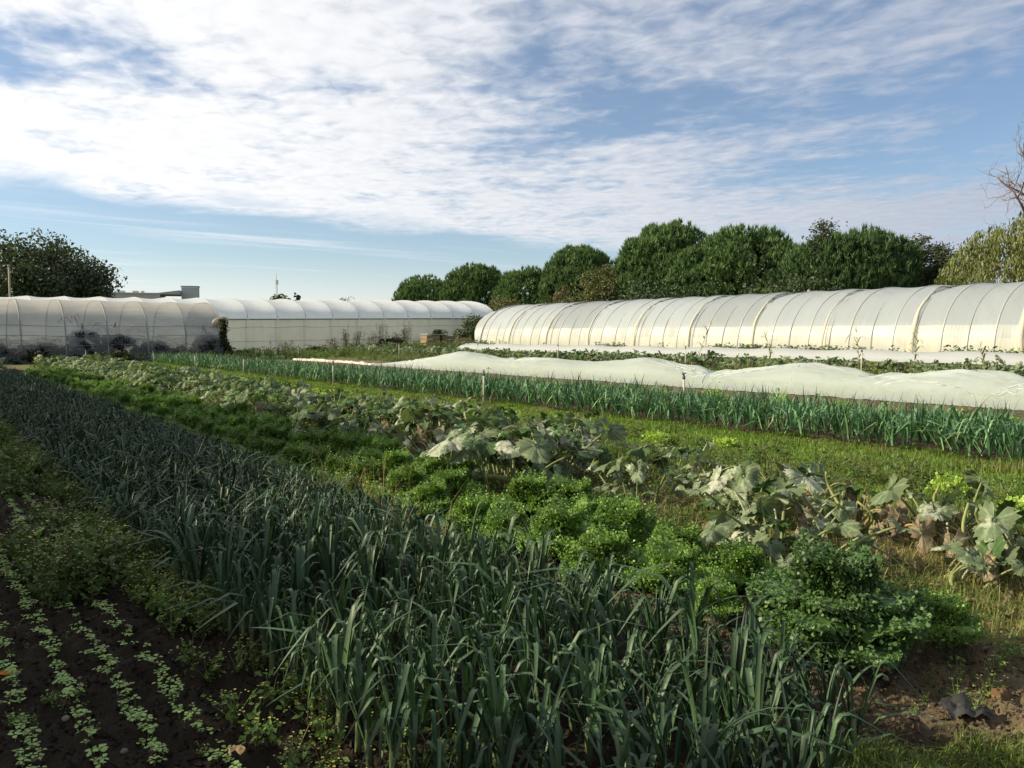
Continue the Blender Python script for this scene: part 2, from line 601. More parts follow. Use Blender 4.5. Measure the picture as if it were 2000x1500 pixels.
M_FILM_R = mat_film('tunnel_film', transp=0.15, transl=0.42, rough=0.38, dirt=0.42, streak=(0.22, 2.2, 0.16), dirtcol=(0.40, 0.40, 0.36))
M_FILM_L = mat_film('dirty_tunnel_film', transp=0.15, transl=0.5, rough=0.4, dirt=0.5, streak=(0.1, 0.1, 1.6), dirtcol=(0.30, 0.31, 0.30))
M_FILM_W = mat_film('white_roof_film', transp=0.02, transl=0.5, rough=0.35, dirt=0.12, streak=(0.8, 0.8, 0.2))
M_WALLF = mat_film('side_wall_film', transp=0.10, transl=0.45, rough=0.4, dirt=0.35, streak=(0.6, 0.6, 0.15), dirtcol=(0.4, 0.42, 0.34))
M_NET = mat_film('insect_net', transp=0.44, transl=0.50, rough=0.6, dirt=0.15, streak=(1, 0.25, 1), dscale=4)
M_FLEECE = mat_film('crop_fleece', transp=0.10, transl=0.40, rough=0.6, dirt=0.2, streak=(1, 0.3, 1), dscale=4)
M_MULCH = mat_plain('mulch_fabric', (0.022, 0.021, 0.021), rough=0.6, nscale=10, namp=0.7, bump=0.4)
M_PLASTIC = mat_plain('plastic', None, rough=0.45, nscale=10, namp=0.3, bump=0.1)
M_WOOD = mat_plain('weathered_wood', None, rough=0.85, nscale=9, namp=0.6, bump=0.4)
M_STONE = mat_plain('stone', None, rough=0.9, nscale=14, namp=0.6, bump=0.4)
M_WALL = mat_plain('rendered_wall', None, rough=0.85, nscale=1.5, namp=0.25, bump=0.1)

# ------------------------------------------------------------------ ground
def soil_mask(x, y):
    """1 = bare tilled soil, 0 = turf"""
    j = (fbm(x * 1.7, y * 1.7, 5) - 0.5) * 0.5
    jj = (fbm(x * 0.35, y * 0.35, 9) - 0.5) * 2.0
    m = 1 - ss(4.15, 4.7, x + j * 1.2)                             # seedling bed, leeks, kale
    m = np.maximum(m, ss(10.45, 10.8, x + j * .6) * (1 - ss(20.8, 21.6, x + jj)))   # second leek bed to the net
    m = np.maximum(m, 0.45 * ss(4.4, 5, x + j) * (1 - ss(6.6, 7.4, x + jj)))      # squash strip half covered
    m = np.maximum(m, 0.75 * ss(21, 22, x) * (1 - ss(24, 25.5, x + jj)))
    m = m * (1 - ss(44, 49, y + jj * 2))
    m = m * (1 - 0.85 * ss(1.48, 1.26, y + 0.75 * (x - 3.2) + j * .6) * ss(2.5, 2.9, x) * (1 - ss(4.5, 5.5, x)))  # turf at the near bed end
    return np.clip(m, 0, 1)


def axis(lo, fine0, fine1, hi, step, grow):
    a = list(np.arange(fine0, fine1, step))
    s = step
    while a[-1] < hi:
        s *= grow
        a.append(a[-1] + s)
    s = step
    while a[0] > lo:
        s *= grow
        a.insert(0, a[0] - s)
    return np.array(a)


gx = axis(-2500, -0.4, 6.0, 2500, 0.035, 1.08)
gy = axis(-2500, 1.0, 7.5, 2500, 0.035, 1.08)
GX, GY = np.meshgrid(gx, gy, indexing='ij')
SM = soil_mask(GX, GY)


def ground_z(x, y, sm=None):
    sm = soil_mask(x, y) if sm is None else sm
    near = 1 - ss(18, 40, np.hypot(x, y))
    z = tz(x, y)
    clod = np.maximum(fbm(x * 11, y * 11, 3, 3) - 0.42, 0) * 0.19 + (fbm(x * 2.2, y * 2.2, 8, 3) - 0.5) * 0.05
    fine = np.maximum(vn(x * 26, y * 26, 31) - 0.55, 0) * 0.035
    # furrows between seedling rows, sunken wheel track between the beds
    z = z + near * (sm * (clod + fine) + (fbm(x * 1.2, y * 1.2, 21, 2) - 0.5) * 0.04)
    z = z + near * 0.05 * np.exp(-((x - 2.1) / 0.75) ** 2) - near * 0.05 * np.exp(-((x - 3.02) / 0.16) ** 2)
    z = z - near * 0.04 * np.exp(-((x - 1.16) / 0.14) ** 2)
    return z


GZ = ground_z(GX, GY, SM)
soil = np.array([0.020, 0.015, 0.010]); turf = np.array([0.080, 0.110, 0.024])
far = np.array([0.075, 0.095, 0.035])
dry = ss(0.45, 0.75, fbm(GX * 0.8, GY * 0.8, 40))[..., None]
sunlit_soil = ss(3.0, 3.4, GX)[..., None]  # soil colour brightened right of the first leek bed to look sunlit
s2 = soil * (1 + 0.5 * dry) + sunlit_soil * np.array([0.088, 0.070, 0.042])
t2 = turf * (1 - 0.3 * dry) + dry * np.array([0.03, 0.02, 0.0])
CC = s2 * SM[..., None] + t2 * (1 - SM[..., None])
ff = ss(60, 120, np.hypot(GX, GY))[..., None]
CC = CC * (1 - ff) + far * ff
me = np_mesh('ground', np.stack([GX, GY, GZ], -1).reshape(-1, 3), [grid_faces(len(gx), len(gy))], CC.reshape(-1, 3), M_GROUND)
tag(ob('ground', me), kind='structure')

# ------------------------------------------------------------------ tunnels and greenhouses
def arch(a, H, n, p=0.8):
    th = np.linspace(0, math.pi, n)
    c, s = np.cos(th), np.sin(th)
    x = -a * np.sign(c) * np.abs(c) ** p
    z = H * np.abs(s) ** p
    return x + a, z                       # offset from the near foot, height


def big_tunnel():
    """long tunnel on the right, running with the beds"""
    r = np.random.default_rng(11)
    X0, a, H = 36.0, 4.5, 3.45
    y_lo, y_hi = -9.9, 52.0
    z0 = float(tz(X0))
    root = empty('polytunnel', (X0, 0, z0))
    tag(root, 'long translucent polytunnel with grey hoops running behind the netted rows', 'polytunnel')
    px, pz = arch(a, H, 41, 0.86)
    th = np.linspace(0, 1, 41)
    B1, B2 = 0.93, 1.48
    ex = [np.interp(b + e, pz[:20], th[:20]) for b in (B1, B2) for e in (-.012, .012)]
    th = np.sort(np.concatenate([th, ex]))
    px, pz = np.interp(th, np.linspace(0, 1, 41), px), np.interp(th, np.linspace(0, 1, 41), pz)
    NT = len(th)
    # bows
    bows = np.arange(14.46 - 2.155 * 11, y_hi, 2.155)
    g = Geo()
    tube(g, np.stack([px, np.zeros_like(px), pz], 1), 0.048, (0.4, 0.4, 0.4), 6)
    bm = g.mesh('bow', M_STEEL)
    for y in bows:
        ob('bow', bm, root, (0, y, 0))
    g = Geo()
    tube(g, np.stack([px, np.zeros_like(px), pz], 1) * [1, 1, .985] + [0.03, 0, -.01], 0.016, (0.4, 0.4, 0.4), 5)
    sm_ = g.mesh('film_line', M_STEEL)  # thin tubes added to stand in for crease lines in the film
    for y in bows + 1.0775:
        if y < y_hi:
            ob('film_line', sm_, root, (-.03, y + r.normal(0, .12), 0))
    g = Geo()
    tube(g, [(a, y_lo, H - 0.05), (a, y_hi, H - 0.05)], 0.025, (0.4, 0.4, 0.4), 5)
    ob('ridge_rail', g.mesh('ridge_rail', M_STEEL), root)
    # film sheets, one every two bows; neighbours gape near the ridge
    joints = np.concatenate([np.arange(13.57 - 4.31 * 5, y_hi - 2, 4.32), [y_hi]])
    nr = np.stack([-(np.cos(th * math.pi)), np.sin(th * math.pi)], 1)      # outward (x, z)
    for k in range(len(joints) - 1):
        ya, yb = joints[k], joints[k + 1]
        m = 27
        t = np.linspace(0, 1, m)
        gap0 = r.uniform(0.5, 1.0); gap1 = r.uniform(0.5, 1.0)
        if k == len(joints) - 2:
            gap1 = 0.0
        prof = ss(0.24, 0.44, th) * (1 - ss(0.56, 0.7, th))
        A = ya + gap0 * 0.3 * prof - 0.10 * (1 - prof)
        B = yb - gap1 * 0.7 * prof + 0.10 * (1 - prof)
        YY = A[:, None] + (B - A)[:, None] * t[None]
        # film sags between hoops, pulled tight over them
        d = np.min(np.abs(YY[..., None] - bows[None, None]), -1)
        sag = 0.055 * np.sin(np.clip(d / 1.08, 0, 1) * math.pi / 2) ** 1.4
        ed = np.minimum(np.abs(YY - ya), np.abs(YY - yb))
        pleat = 0.035 * np.exp(-ed / 0.45) * np.sin(YY * 38 + th[:, None] * 3 + k) * (1 - 0.6 * prof[:, None])
        wob = (fbm(YY * 1.3, th[:, None] * 9 + k * 3.1, 77, 3) - 0.5) * 0.05
        off = 0.014 - sag + pleat + wob * np.clip(d / .4, 0, 1)
        # small lift at alternate joints so that one sheet laps over the next
        off = off + 0.03 * np.exp(-np.abs(YY - ya) / 0.3)
        V = np.stack([px[:, None] + nr[:, 0][:, None] * off, YY, pz[:, None] + nr[:, 1][:, None] * off], -1)
        hz = V[..., 2]
        b1, b2 = B1, B2
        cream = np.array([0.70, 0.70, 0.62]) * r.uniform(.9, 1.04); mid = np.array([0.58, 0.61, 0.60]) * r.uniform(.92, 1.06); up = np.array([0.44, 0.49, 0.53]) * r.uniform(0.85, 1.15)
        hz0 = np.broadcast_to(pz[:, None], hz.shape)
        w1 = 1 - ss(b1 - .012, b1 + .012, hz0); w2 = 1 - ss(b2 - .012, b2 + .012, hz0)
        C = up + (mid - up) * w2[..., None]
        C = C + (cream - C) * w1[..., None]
        # algae at the foot
        alg = (1 - ss(0.0, 0.5, hz)) * ss(0.4, 0.65, fbm(YY * 0.7, hz * 2, 5)) * (0.7 if ya < 18 else 0.25)
        C = C + (np.array([0.45, 0.47, 0.22]) - C) * alg[..., None]
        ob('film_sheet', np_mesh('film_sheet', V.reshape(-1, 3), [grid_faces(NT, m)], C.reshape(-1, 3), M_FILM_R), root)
    # gathered cream folds of film hanging down each joint
    for k, y in enumerate(joints[:-1]):
        n = 22
        s = np.linspace(0.0, 0.33, n)
        cx = np.interp(s, th, px); cz = np.interp(s, th, pz)
        w = np.interp(s, [0, 0.1, 0.22, 0.33], [0.28, 0.18, 0.10, 0.02]) * r.uniform(0.6, 1.3)
        q = 15
        t = np.linspace(-0.5, 0.5, q)
        yy = y + t[None] * w[:, None] + 0.12 * (1 - s[:, None] / 0.33) * math.sin(k * 2.1) + 0.02 * np.sin(s[:, None] * 40 + k)
        bulge = 0.045 + 0.03 * np.abs(np.sin((t[None] * 3.2 + 0.15 * np.sin(s[:, None] * 20 + k)) * math.pi)) * (w[:, None] / 0.4)
        bulge = bulge * (1 - (2 * np.abs(t[None])) ** 6 * 0.8)
        ang = s * math.pi
        V = np.stack([cx[:, None] - np.cos(ang)[:, None] * bulge, yy, cz[:, None] + np.sin(ang)[:, None] * bulge], -1)
        g = Geo()
        g.add(V.reshape(-1, 3), grid_faces(n, q), (0.74, 0.70, 0.58))
        ob('film_fold', g.mesh('film_fold', M_FILM_W), root)
    # end wall at the far end: film on an arch frame
    xs, zs = px, pz
    V = [(a, y_hi, 0.0)] + [(x, y_hi, z) for x, z in zip(xs, zs)]
    F = np.array([[0, i, i + 1] for i in range(1, NT)])
    ob('end_wall', np_mesh('end_wall', np.array(V), [F], np.tile([0.62, 0.64, 0.6], (len(V), 1)), M_FILM_R, False), root)
    g = Geo()
    tube(g, np.stack([px, np.full_like(px, y_hi + .03), pz], 1), 0.045, (0.45, 0.44, 0.4), 6)
    ob('end_arch', g.mesh('end_arch', M_STEEL), root)
    # loose flap at the far corner
    n = 12
    s = np.linspace(0, 0.3, n)
    cx = np.interp(s, th, px); cz = np.interp(s, th, pz)
    V = np.stack([np.stack([cx - 0.08 - 0.12 * t, y_hi - 0.1 + 0.6 * t * (0.5 + np.sin(s * 10)), cz + 0.02], 1) for t in np.linspace(0, 1, 5)], 1)
    g = Geo(); g.add(V.reshape(-1, 3), grid_faces(n, 5), (0.5, 0.53, 0.56))
    ob('loose_flap', g.mesh('loose_flap', M_FILM_R), root)


def left_tunnel():
    """grimy tunnel standing across the end of the beds"""
    r = np.random.default_rng(12)
    Y0, a, H = 50.0, 4.2, 3.62
    x_hi, x_lo = 15.35, -14.0
    root = empty('polytunnel', (0, Y0, 0))
    tag(root, 'grimy grey polytunnel across the bed ends with brambles pressed inside it', 'polytunnel')
    py, pz = arch(a, H, 33, 0.72)
    bows = np.arange(x_hi, x_lo, -2.12)
    g = Geo()
    tube(g, np.stack([np.zeros_like(py), py, pz], 1), 0.035, (0.3, 0.3, 0.3), 6)
    bm = g.mesh('bow', M_STEEL_DULL)
    for x in bows:
        ob('bow', bm, root, (x, 0, 0))
    for zz in (0.95, 1.5, 2.05):
        g = Geo()
        j = np.interp(zz, pz[:17], np.arange(17)); yy = np.interp(j, np.arange(33), py)
        xs = np.linspace(x_lo, x_hi, 40)
        tube(g, np.stack([xs, np.full(40, yy - 0.005), zz + 0.03 * np.sin(xs * 1.4 + zz)], 1), 0.014, (0.25, 0.25, 0.25), 5)
        ob('rail', g.mesh('rail', M_STEEL_DULL), root)
    th = np.linspace(0, 1, 33)
    for k in range(len(bows) - 1):
        m = 15
        t = np.linspace(0, 1, m)
        XX = bows[k] + (bows[k + 1] - bows[k]) * t
        sag = 0.085 * np.sin(t * math.pi) ** 1.3
        sc = 1 - (sag[None] - 0.012) / a
        wob = (fbm(XX[None] * 1.2, th[:, None] * 8, 55, 3) - 0.5) * 0.05
        V = np.stack([np.broadcast_to(XX, (33, m)), a + (py[:, None] - a) * sc + wob, pz[:, None] * sc + wob], -1)
        hz = V[..., 2]
        C = np.array([0.46, 0.50, 0.53]) * r.uniform(0.92, 1.06) * np.ones((33, m, 1))
        # grime runs in levels along the side
        lev = ss(0.35, 0.65, fbm(np.broadcast_to(XX, hz.shape) * 0.25, hz * 5, 91, 3))
        C = C * (1 - 0.18 * lev[..., None])
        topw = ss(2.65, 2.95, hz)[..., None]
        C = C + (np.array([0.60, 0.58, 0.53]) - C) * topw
        clear = 0.5 * (1 - ss(0.9, 1.7, hz)) * (.7 + .5 * fbm(np.broadcast_to(XX, hz.shape) * .8, hz * 1.5, 95, 3))   # film is thinner and clearer low down
        C = np.concatenate([C, (1 - clear)[..., None]], -1)
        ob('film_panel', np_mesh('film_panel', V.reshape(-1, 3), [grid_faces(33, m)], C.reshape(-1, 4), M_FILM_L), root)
    # end wall
    V = [(x_hi, a, 0.0)] + [(x_hi, y, z) for y, z in zip(py, pz)]
    F = np.array([[0, i, i + 1] for i in range(1, 33)])
    ob('end_wall', np_mesh('end_wall', np.array(V), [F], np.tile([0.5, 0.5, 0.48], (len(V), 1)), M_FILM_L, False), root)
    # film rolled up and tied at the corner
    g = Geo()
    n = 16
    s = np.linspace(0, 1, n)
    P = np.stack([x_hi - 0.45 + 0.95 * s, 0.28 + 0.1 * np.sin(s * 3), 2.25 + 0.32 * np.sin(s * math.pi * 0.8)], 1)
    tube(g, P, 0.10 + 0.04 * np.sin(s * 9) * (1 - s) + 0.03 * np.sin(s * math.pi), (0.5, 0.47, 0.42), 9)
    ob('rolled_film', g.mesh('rolled_film', M_FILM_W), root)


def back_greenhouse():
    r = np.random.default_rng(13)
    Y0, a = 59.8, 5.5
    wall, rise = 2.58, 1.72
    x_hi = 43.1
    bay = 2.285
    nb = 22
    root = empty('greenhouse', (x_hi, Y0, 0))
    tag(root, 'wide greenhouse with glossy white scalloped roof and pale side wall behind weeds', 'greenhouse')

    def zb(x):
        return 0.10 + 0.0145 * (x_hi - 18 + x)

    th = np.linspace(0, math.pi, 33)
    py = a - a * np.cos(th) * (0.985 + 0.015 * np.abs(np.cos(th)))
    pz = rise * np.sin(th) ** 0.92
    pz = np.nan_to_num(pz)
    bows = -np.arange(nb + 1) * bay
    for k in range(nb + 1):
        x = bows[k]
        g = Geo()
        tube(g, np.stack([np.full(33, x), py, zb(x) + wall + pz], 1), 0.03, (0.5, 0.5, 0.5), 5)
        ob('bow', g.mesh('bow', M_STEEL), root)
        g = Geo()
        box(g, (x, 0.40, zb(x) + wall / 2), (0.12, 0.06, wall - 0.02), (0.42, 0.45, 0.45))
        ob('post', g.mesh('post', M_PLASTIC), root)
        g = Geo()
        box(g, (x, -0.05, zb(x) + wall + 0.01), (0.07, 0.12, 0.14), (0.75, 0.75, 0.75))
        ob('bracket', g.mesh('bracket', M_PLASTIC), root)
    for k in range(nb):
        m = 15
        t = np.linspace(0, 1, m)
        XX = bows[k] + (bows[k + 1] - bows[k]) * t
        sag = 0.16 * np.sin(t * math.pi) ** 1.2
        arcw = np.sin(th)[:, None] ** 0.6
        Z = zb(XX)[None] + wall + pz[:, None] + 0.015 - sag[None] * arcw * 0.75
        Yg = py[:, None] + sag[None] * np.sign(np.cos(th))[:, None] * np.abs(np.cos(th))[:, None] * 0.5 * arcw - np.cos(th)[:, None] * 0.015
        wob = (fbm(XX[None] * 1.1, th[:, None] * 4 + k, 66, 3) - 0.5) * 0.05 * arcw
        V = np.stack([np.broadcast_to(XX, (33, m)), Yg, Z + wob], -1)
        C = np.tile(np.array([0.84, 0.89, 0.95]) * r.uniform(0.97, 1.01), (33 * m, 1))
        ob('roof_panel', np_mesh('roof_panel', V.reshape(-1, 3), [grid_faces(33, m)], C, M_FILM_W), root)
        # side wall panel
        h = np.linspace(-0.1, wall - 0.03, 9)
        wv = (fbm(XX[None] * 1.2, h[:, None] * 2 + k, 67, 3) - 0.5) * 0.07
        V = np.stack([np.broadcast_to(XX, (9, m)), 0.04 + wv, zb(XX)[None] + h[:, None]], -1)
        C = np.tile(np.array([0.66, 0.67, 0.60]) * r.uniform(0.96, 1.03), (9 * m, 1))
        ob('wall_panel', np_mesh('wall_panel', V.reshape(-1, 3), [grid_faces(9, m)], C, M_WALLF), root)
    xs = np.linspace(-nb * bay, 0, 60)
    g = Geo()
    tube(g, np.stack([xs, np.full(60, -0.03), zb(xs) + wall - 0.03], 1), 0.055, (0.16, 0.19, 0.2), 6)
    ob('gutter', g.mesh('gutter', M_PLASTIC), root)
    for zz, am in ((0.9, 0.01), (1.95, 0.035)):
        g = Geo()
        tube(g, np.stack([xs, np.full(60, -0.035), zb(xs) + zz + am * np.sin(xs * 1.9)], 1), 0.014, (0.22, 0.25, 0.26), 5)
        ob('wire', g.mesh('wire', M_STEEL), root)
    # gable end, right
    V = [(0.0, a, zb(0) + wall)] + [(0.0, y, zb(0) + wall + z) for y, z in zip(py, pz)]
    F = np.array([[0, i, i + 1] for i in range(1, 33)])
    ob('gable', np_mesh('gable', np.array(V), [F], np.tile([0.7, 0.71, 0.7], (len(V), 1)), M_FILM_W, False), root)
    V = np.array([(0.0, 0.04, zb(0) - 0.1), (0.0, 2 * a, zb(0) - 0.1), (0.0, 2 * a, zb(0) + wall), (0.0, 0.04, zb(0) + wall)])
    ob('end_wall', np_mesh('end_wall', V, [np.array([[0, 1, 2, 3]])], np.tile([0.62, 0.63, 0.58], (4, 1)), M_WALLF, False), root)
    # rear wall so that the house is closed
    V = np.array([(0.0, 2 * a, zb(0) - 0.1), (-nb * bay, 2 * a, zb(-nb * bay) - 0.1), (-nb * bay, 2 * a, zb(-nb * bay) + wall), (0.0, 2 * a, zb(0) + wall)])
    ob('rear_wall', np_mesh('rear_wall', V, [np.array([[0, 1, 2, 3]])], np.tile([0.6, 0.62, 0.55], (4, 1)), M_WALLF, False), root)


big_tunnel()
left_tunnel()
back_greenhouse()


# ------------------------------------------------------------------ row covers
def net_cover():
    r = np.random.default_rng(21)
    root = empty('row_cover', (19.2, 0, 0))
    tag(root, 'long pale green insect net draped over low hoops beyond the sunlit leeks', 'row cover')
    yk = np.array([-6, -3.5, -1.2, 1.5, 4.0, 6.0, 8.1, 10.1, 12.3, 15.2, 18.0, 20.6, 23.2, 26.0, 28.9, 31.2, 33.5, 36.0, 37.5])
    hk = np.array([.76, .6, .78, .58, .78, .58, .80, .56, .86, .44, .84, .60, .68, .60, .86, .52, .30, .12, .05])
    yy = np.linspace(-6, 37.5, 300)
    # rounded over hoops, straight sag between
    h = np.interp(yy, yk, hk)
    for _ in range(2):
        h = np.convolve(np.pad(h, 2, 'edge'), np.ones(5) / 5, 'valid')
    wid = 0.92 - 0.12 * (0.8 - h) + 0.06 * np.sin(yy * 0.9)
    u = np.linspace(-1, 1, 41)
    prof = np.clip(1 - np.abs(u[None]) ** 2.6, 0, 1) ** 0.62
    X = u[None] * wid[:, None] * (1 + 0.0 * prof)
    ripple = (fbm(yy[:, None] * 2.2, u[None] * 3, 4, 3) - 0.5) * 0.055
    # drawn creases fan out from the ties
    cre = 0
    for ty, tu in ((15.2, -0.6), (6.6, -0.75), (10.2, -.6), (24.6, -.7), (33.0, -0.5)):
        cre = cre + 0.045 * np.sin((np.arctan2(u[None] - tu, (yy[:, None] - ty) * 0.25)) * 16) * np.exp(-((yy[:, None] - ty) / 1.7) ** 2)
    Z = h[:, None] * prof + (ripple + cre) * (0.25 + prof) * np.minimum(1, h[:, None] / .4)
    edge = (np.abs(u[None]) > 0.94)
    X = X + np.where(edge, np.sign(u[None]) * (0.14 + 0.12 * fbm(yy[:, None] * 1.4, u[None] * 0, 12, 3)), 0)
    Z = np.where(edge, 0.02 + 0.05 * fbm(yy[:, None] * 6, u[None] * 2, 13, 3), np.maximum(Z, 0.03))
    Yg = np.broadcast_to(yy[:, None], X.shape)
    C = np.tile([0.74, 0.82, 0.80], (X.size, 1))
    V = np.stack([X, Yg, Z + tz(19.2 + X)], -1).reshape(-1, 3)
    ob('net', np_mesh('net', V, [grid_faces(300, 41)], C, M_NET), root)
    VV = V.reshape(300, 41, 3)

    def on_net(y, uu):
        i = int(np.clip(np.interp(y, yy, np.arange(300)), 0, 299)); j = int(np.clip((uu + 1) / 2 * 40, 0, 40))
        return VV[i, j] + [-.006, 0, .008]

    for ty, tu, ends in ((15.2, -.62, ((17.4, -.2), (17.8, -.4), (13.0, -.25), (12.8, -.5), (17.2, .1))), (7.6, -.9, ((5.2, -.3), (4.9, -.5), (5.6, -.1), (9.6, -.6))), (33.4, -.8, ((29.4, -.2), (29.6, -.45), (30.2, 0)))):
        for ey, eu in ends:
            g = Geo()
            q = np.linspace(0, 1, 28)
            tube(g, [on_net(ty + (ey - ty) * k, tu + (eu - tu) * k) for k in q], .003 + .004 * np.sin(q * math.pi), (.80, .83, .80), 4)
            ob('crease', g.mesh('crease', M_FLEECE), root)
    for y, hh in zip(yk[:-3], hk[:-3]):
        if hh < 0.66:
            continue
        g = Geo()
        t = np.linspace(-1, 1, 17)
        tube(g, np.stack([t * 0.86, np.full(17, y), (hh - 0.035) * np.clip(1 - np.abs(t) ** 2.6, 0, 1) ** 0.62 + tz(19.2 + t)], 1), 0.011, (0.3, 0.32, 0.3), 5)
        ob('hoop', g.mesh('hoop', M_STEEL), root)
    g = Geo()
    P = [(-0.86, 15.2, 0.02), (-0.84, 15.2, 0.26), (-0.62, 15.2, 0.41), (-0.3, 15.2, 0.5), (0.2, 15.2, 0.5)]
    tube(g, P, 0.007, (0.25, 0.5, 0.55), 4)
    for dx in (-.05, .04):
        tube(g, [(-0.84, 15.2, .26), (-0.88, 15.2 + dx, .16), (-0.87, 15.2 + dx * 2, .06)], 0.006, (0.25, 0.5, 0.55), 4)
    ob('tie_string', g.mesh('tie_string', M_PLASTIC), root)
    # loose tail of net bunched on the soil beyond the last hoop
    yy = np.linspace(36.0, 46.0, 110)
    u = np.linspace(-1, 1, 11)
    w = 0.24 * (0.3 + 1.2 * fbm(yy * 0.9, yy * 0, 31, 2)) * (1 - 0.6 * ss(41, 46, yy))
    X = -0.75 + 0.4 * np.sin(yy * 0.35)[:, None] + u[None] * w[:, None]
    Z = 0.03 + 0.20 * (1 - u[None] ** 2) * fbm(yy[:, None] * 1.3, u[None] * 2.5, 32, 3)
    V = np.stack([X, np.broadcast_to(yy[:, None], X.shape), Z], -1).reshape(-1, 3)
    g = Geo(); g.add(V, grid_faces(110, 11), (0.78, 0.75, 0.68))
    ob('bunched_tail', g.mesh('bunched_tail', M_FLEECE), root)


def fleece_cover():
    root = empty('row_cover', (33.0, 0, 0))
    tag(root, 'smooth white fleece tunnel cover along the foot of the long polytunnel', 'row cover')
    yy = np.linspace(-4, 51, 260)
    u = np.linspace(-1, 1, 33)
    h = 0.43 + 0.035 * np.sin(yy * 1.45) + 0.04 * (fbm(yy * 0.5, yy * 0, 61, 2) - 0.5)
    h = h * ss(51, 49, yy)
    prof = np.clip(1 - np.abs(u[None]) ** 2.3, 0, 1) ** 0.6
    X = u[None] * 0.75 * np.ones_like(yy)[:, None]
    Z = h[:, None] * prof + (fbm(yy[:, None] * 1.6, u[None] * 3, 62, 3) - 0.5) * 0.03
    X = X + np.where(np.abs(u[None]) > 0.95, np.sign(u[None]) * 0.15, 0)
    V = np.stack([X, np.broadcast_to(yy[:, None], X.shape), np.maximum(Z, 0.02) + tz(33 + X)], -1).reshape(-1, 3)
    g = Geo(); g.add(V, grid_faces(260, 33), (0.50, 0.53, 0.55))
    ob('fleece', g.mesh('fleece', M_FLEECE), root)
    for y in np.arange(-3, 49, 2.17):
        g = Geo()
        t = np.linspace(-1, 1, 13)
        tube(g, np.stack([t * 0.7, np.full(13, y), 0.37 * np.clip(1 - np.abs(t) ** 2.3, 0, 1) ** 0.6 + tz(33 + t)], 1), 0.01, (0.3, 0.3, 0.3), 4)
        ob('hoop', g.mesh('hoop', M_STEEL), root)


net_cover()
fleece_cover()

# ------------------------------------------------------------------ plants: leaf meshes
def ribbon(L, w, th0, bend, s0, sw, n, fold, r, base=(0, 0, 0), droop=0.3, taper=2.2, c0=None, c1=None, sway=0.0):
    s = np.linspace(0, 1, n)
    # put more rows where the leaf folds over
    if bend > 0.8:
        s = np.sort(np.unique(np.concatenate([np.linspace(0, s0, max(2, n // 2)), np.linspace(s0, min(1, s0 + sw), max(3, n // 3)), np.linspace(min(1, s0 + sw), 1, 3)])))
    n = len(s)
    t = np.clip((s - s0) / sw, 0, 1); t = t * t * (3 - 2 * t)
    ang = th0 + bend * t + droop * s ** 2
    ds = np.diff(s, prepend=0) * L
    x = np.cumsum(np.sin(ang) * ds); z = np.cumsum(np.cos(ang) * ds)
    yv = sway * s ** 2 * L
    P = np.stack([x, yv, z], 1) + np.asarray(base, float)
    nrm = np.stack([np.cos(ang) * -1, np.zeros(n), np.sin(ang)], 1)
    tw = r.normal(0, 0.35) * s
    side = np.array([0, 1.0, 0])[None] * np.cos(tw)[:, None] + nrm * np.sin(tw)[:, None]
    n2 = np.cross(side, np.stack([np.sin(ang), np.zeros(n), np.cos(ang)], 1)) * -1
    wp = w * np.minimum(1, ((1 - s) * taper)) ** 0.75 * (0.75 + 0.25 * np.minimum(1, s * 4))
    wp[-1] = w * 0.06
    fo = fold * (1 - 0.5 * t)
    Lf = P - side * (wp / 2)[:, None] + n2 * (wp * fo / 2)[:, None]
    Rf = P + side * (wp / 2)[:, None] + n2 * (wp * fo / 2)[:, None]
    V = np.stack([Lf, P, Rf], 1).reshape(-1, 3)
    c0 = np.asarray(c0); c1 = np.asarray(c1)
    C = np.repeat(c0[None] + (c1 - c0)[None] * s[:, None], 3, 0)
    C = C.reshape(n, 3, 3); C[:, 1] *= 1.12
    return V, grid_faces(n, 3), C.reshape(-1, 3)


LEEK_A = np.array([0.011, 0.029, 0.012]); LEEK_B = np.array([0.018, 0.042, 0.020])  # leaf colour darkened to deepen the shade on the near bed


def leek_leaf_geo(r, n=12, kind=0, h=1.0, wm=1.0):
    """kind 0 folded over, 1 upright, 2 arching"""
    g = Geo()
    col0 = np.array([0.06, 0.11, 0.05]) if kind != 1 else LEEK_A
    c1 = LEEK_B * r.uniform(0.85, 1.2)
    if r.random() < 0.05:
        c1 = np.array([0.085, 0.095, 0.04])
    L = r.uniform(0.34, 0.50) * h
    w = r.uniform(0.0125, 0.0225) * (0.6 + 0.4 * h) * wm
    base = (0.008, 0, r.uniform(0.06, 0.12) * h)
    if kind == 0:
        a = ribbon(L * 1.05, w, r.uniform(0.06, 0.40), r.uniform(1.7, 2.7), r.uniform(0.42, 0.70), r.uniform(0.08, 0.20), n, 0.45, r, base, 0.35, 2.0, col0, c1, r.normal(0, .12))
    elif kind == 1:
        a = ribbon(L * 0.82, w * 0.8, r.uniform(0.02, 0.3), 0.15, 0.5, 0.4, n - 3, 0.55, r, base, 0.15, 1.7, col0, c1, r.normal(0, .08))
    else:
        a = ribbon(L * 1.12, w, r.uniform(0.35, 0.75), r.uniform(0.7, 1.3), r.uniform(0.25, 0.45), 0.5, n - 2, 0.45, r, base, 0.3, 1.8, col0, c1, r.normal(0, .15))
    g.add(*a)
    return g


def leek_shaft_geo(r, h=1.0):
    g = Geo()
    z = np.array([-0.03, 0.05, 0.11, 0.17]) * h
    tube(g, np.stack([np.zeros(4), np.zeros(4), z], 1), [0.013, 0.014, 0.015, 0.010], (0.10, 0.135, 0.065), 7)
    return g


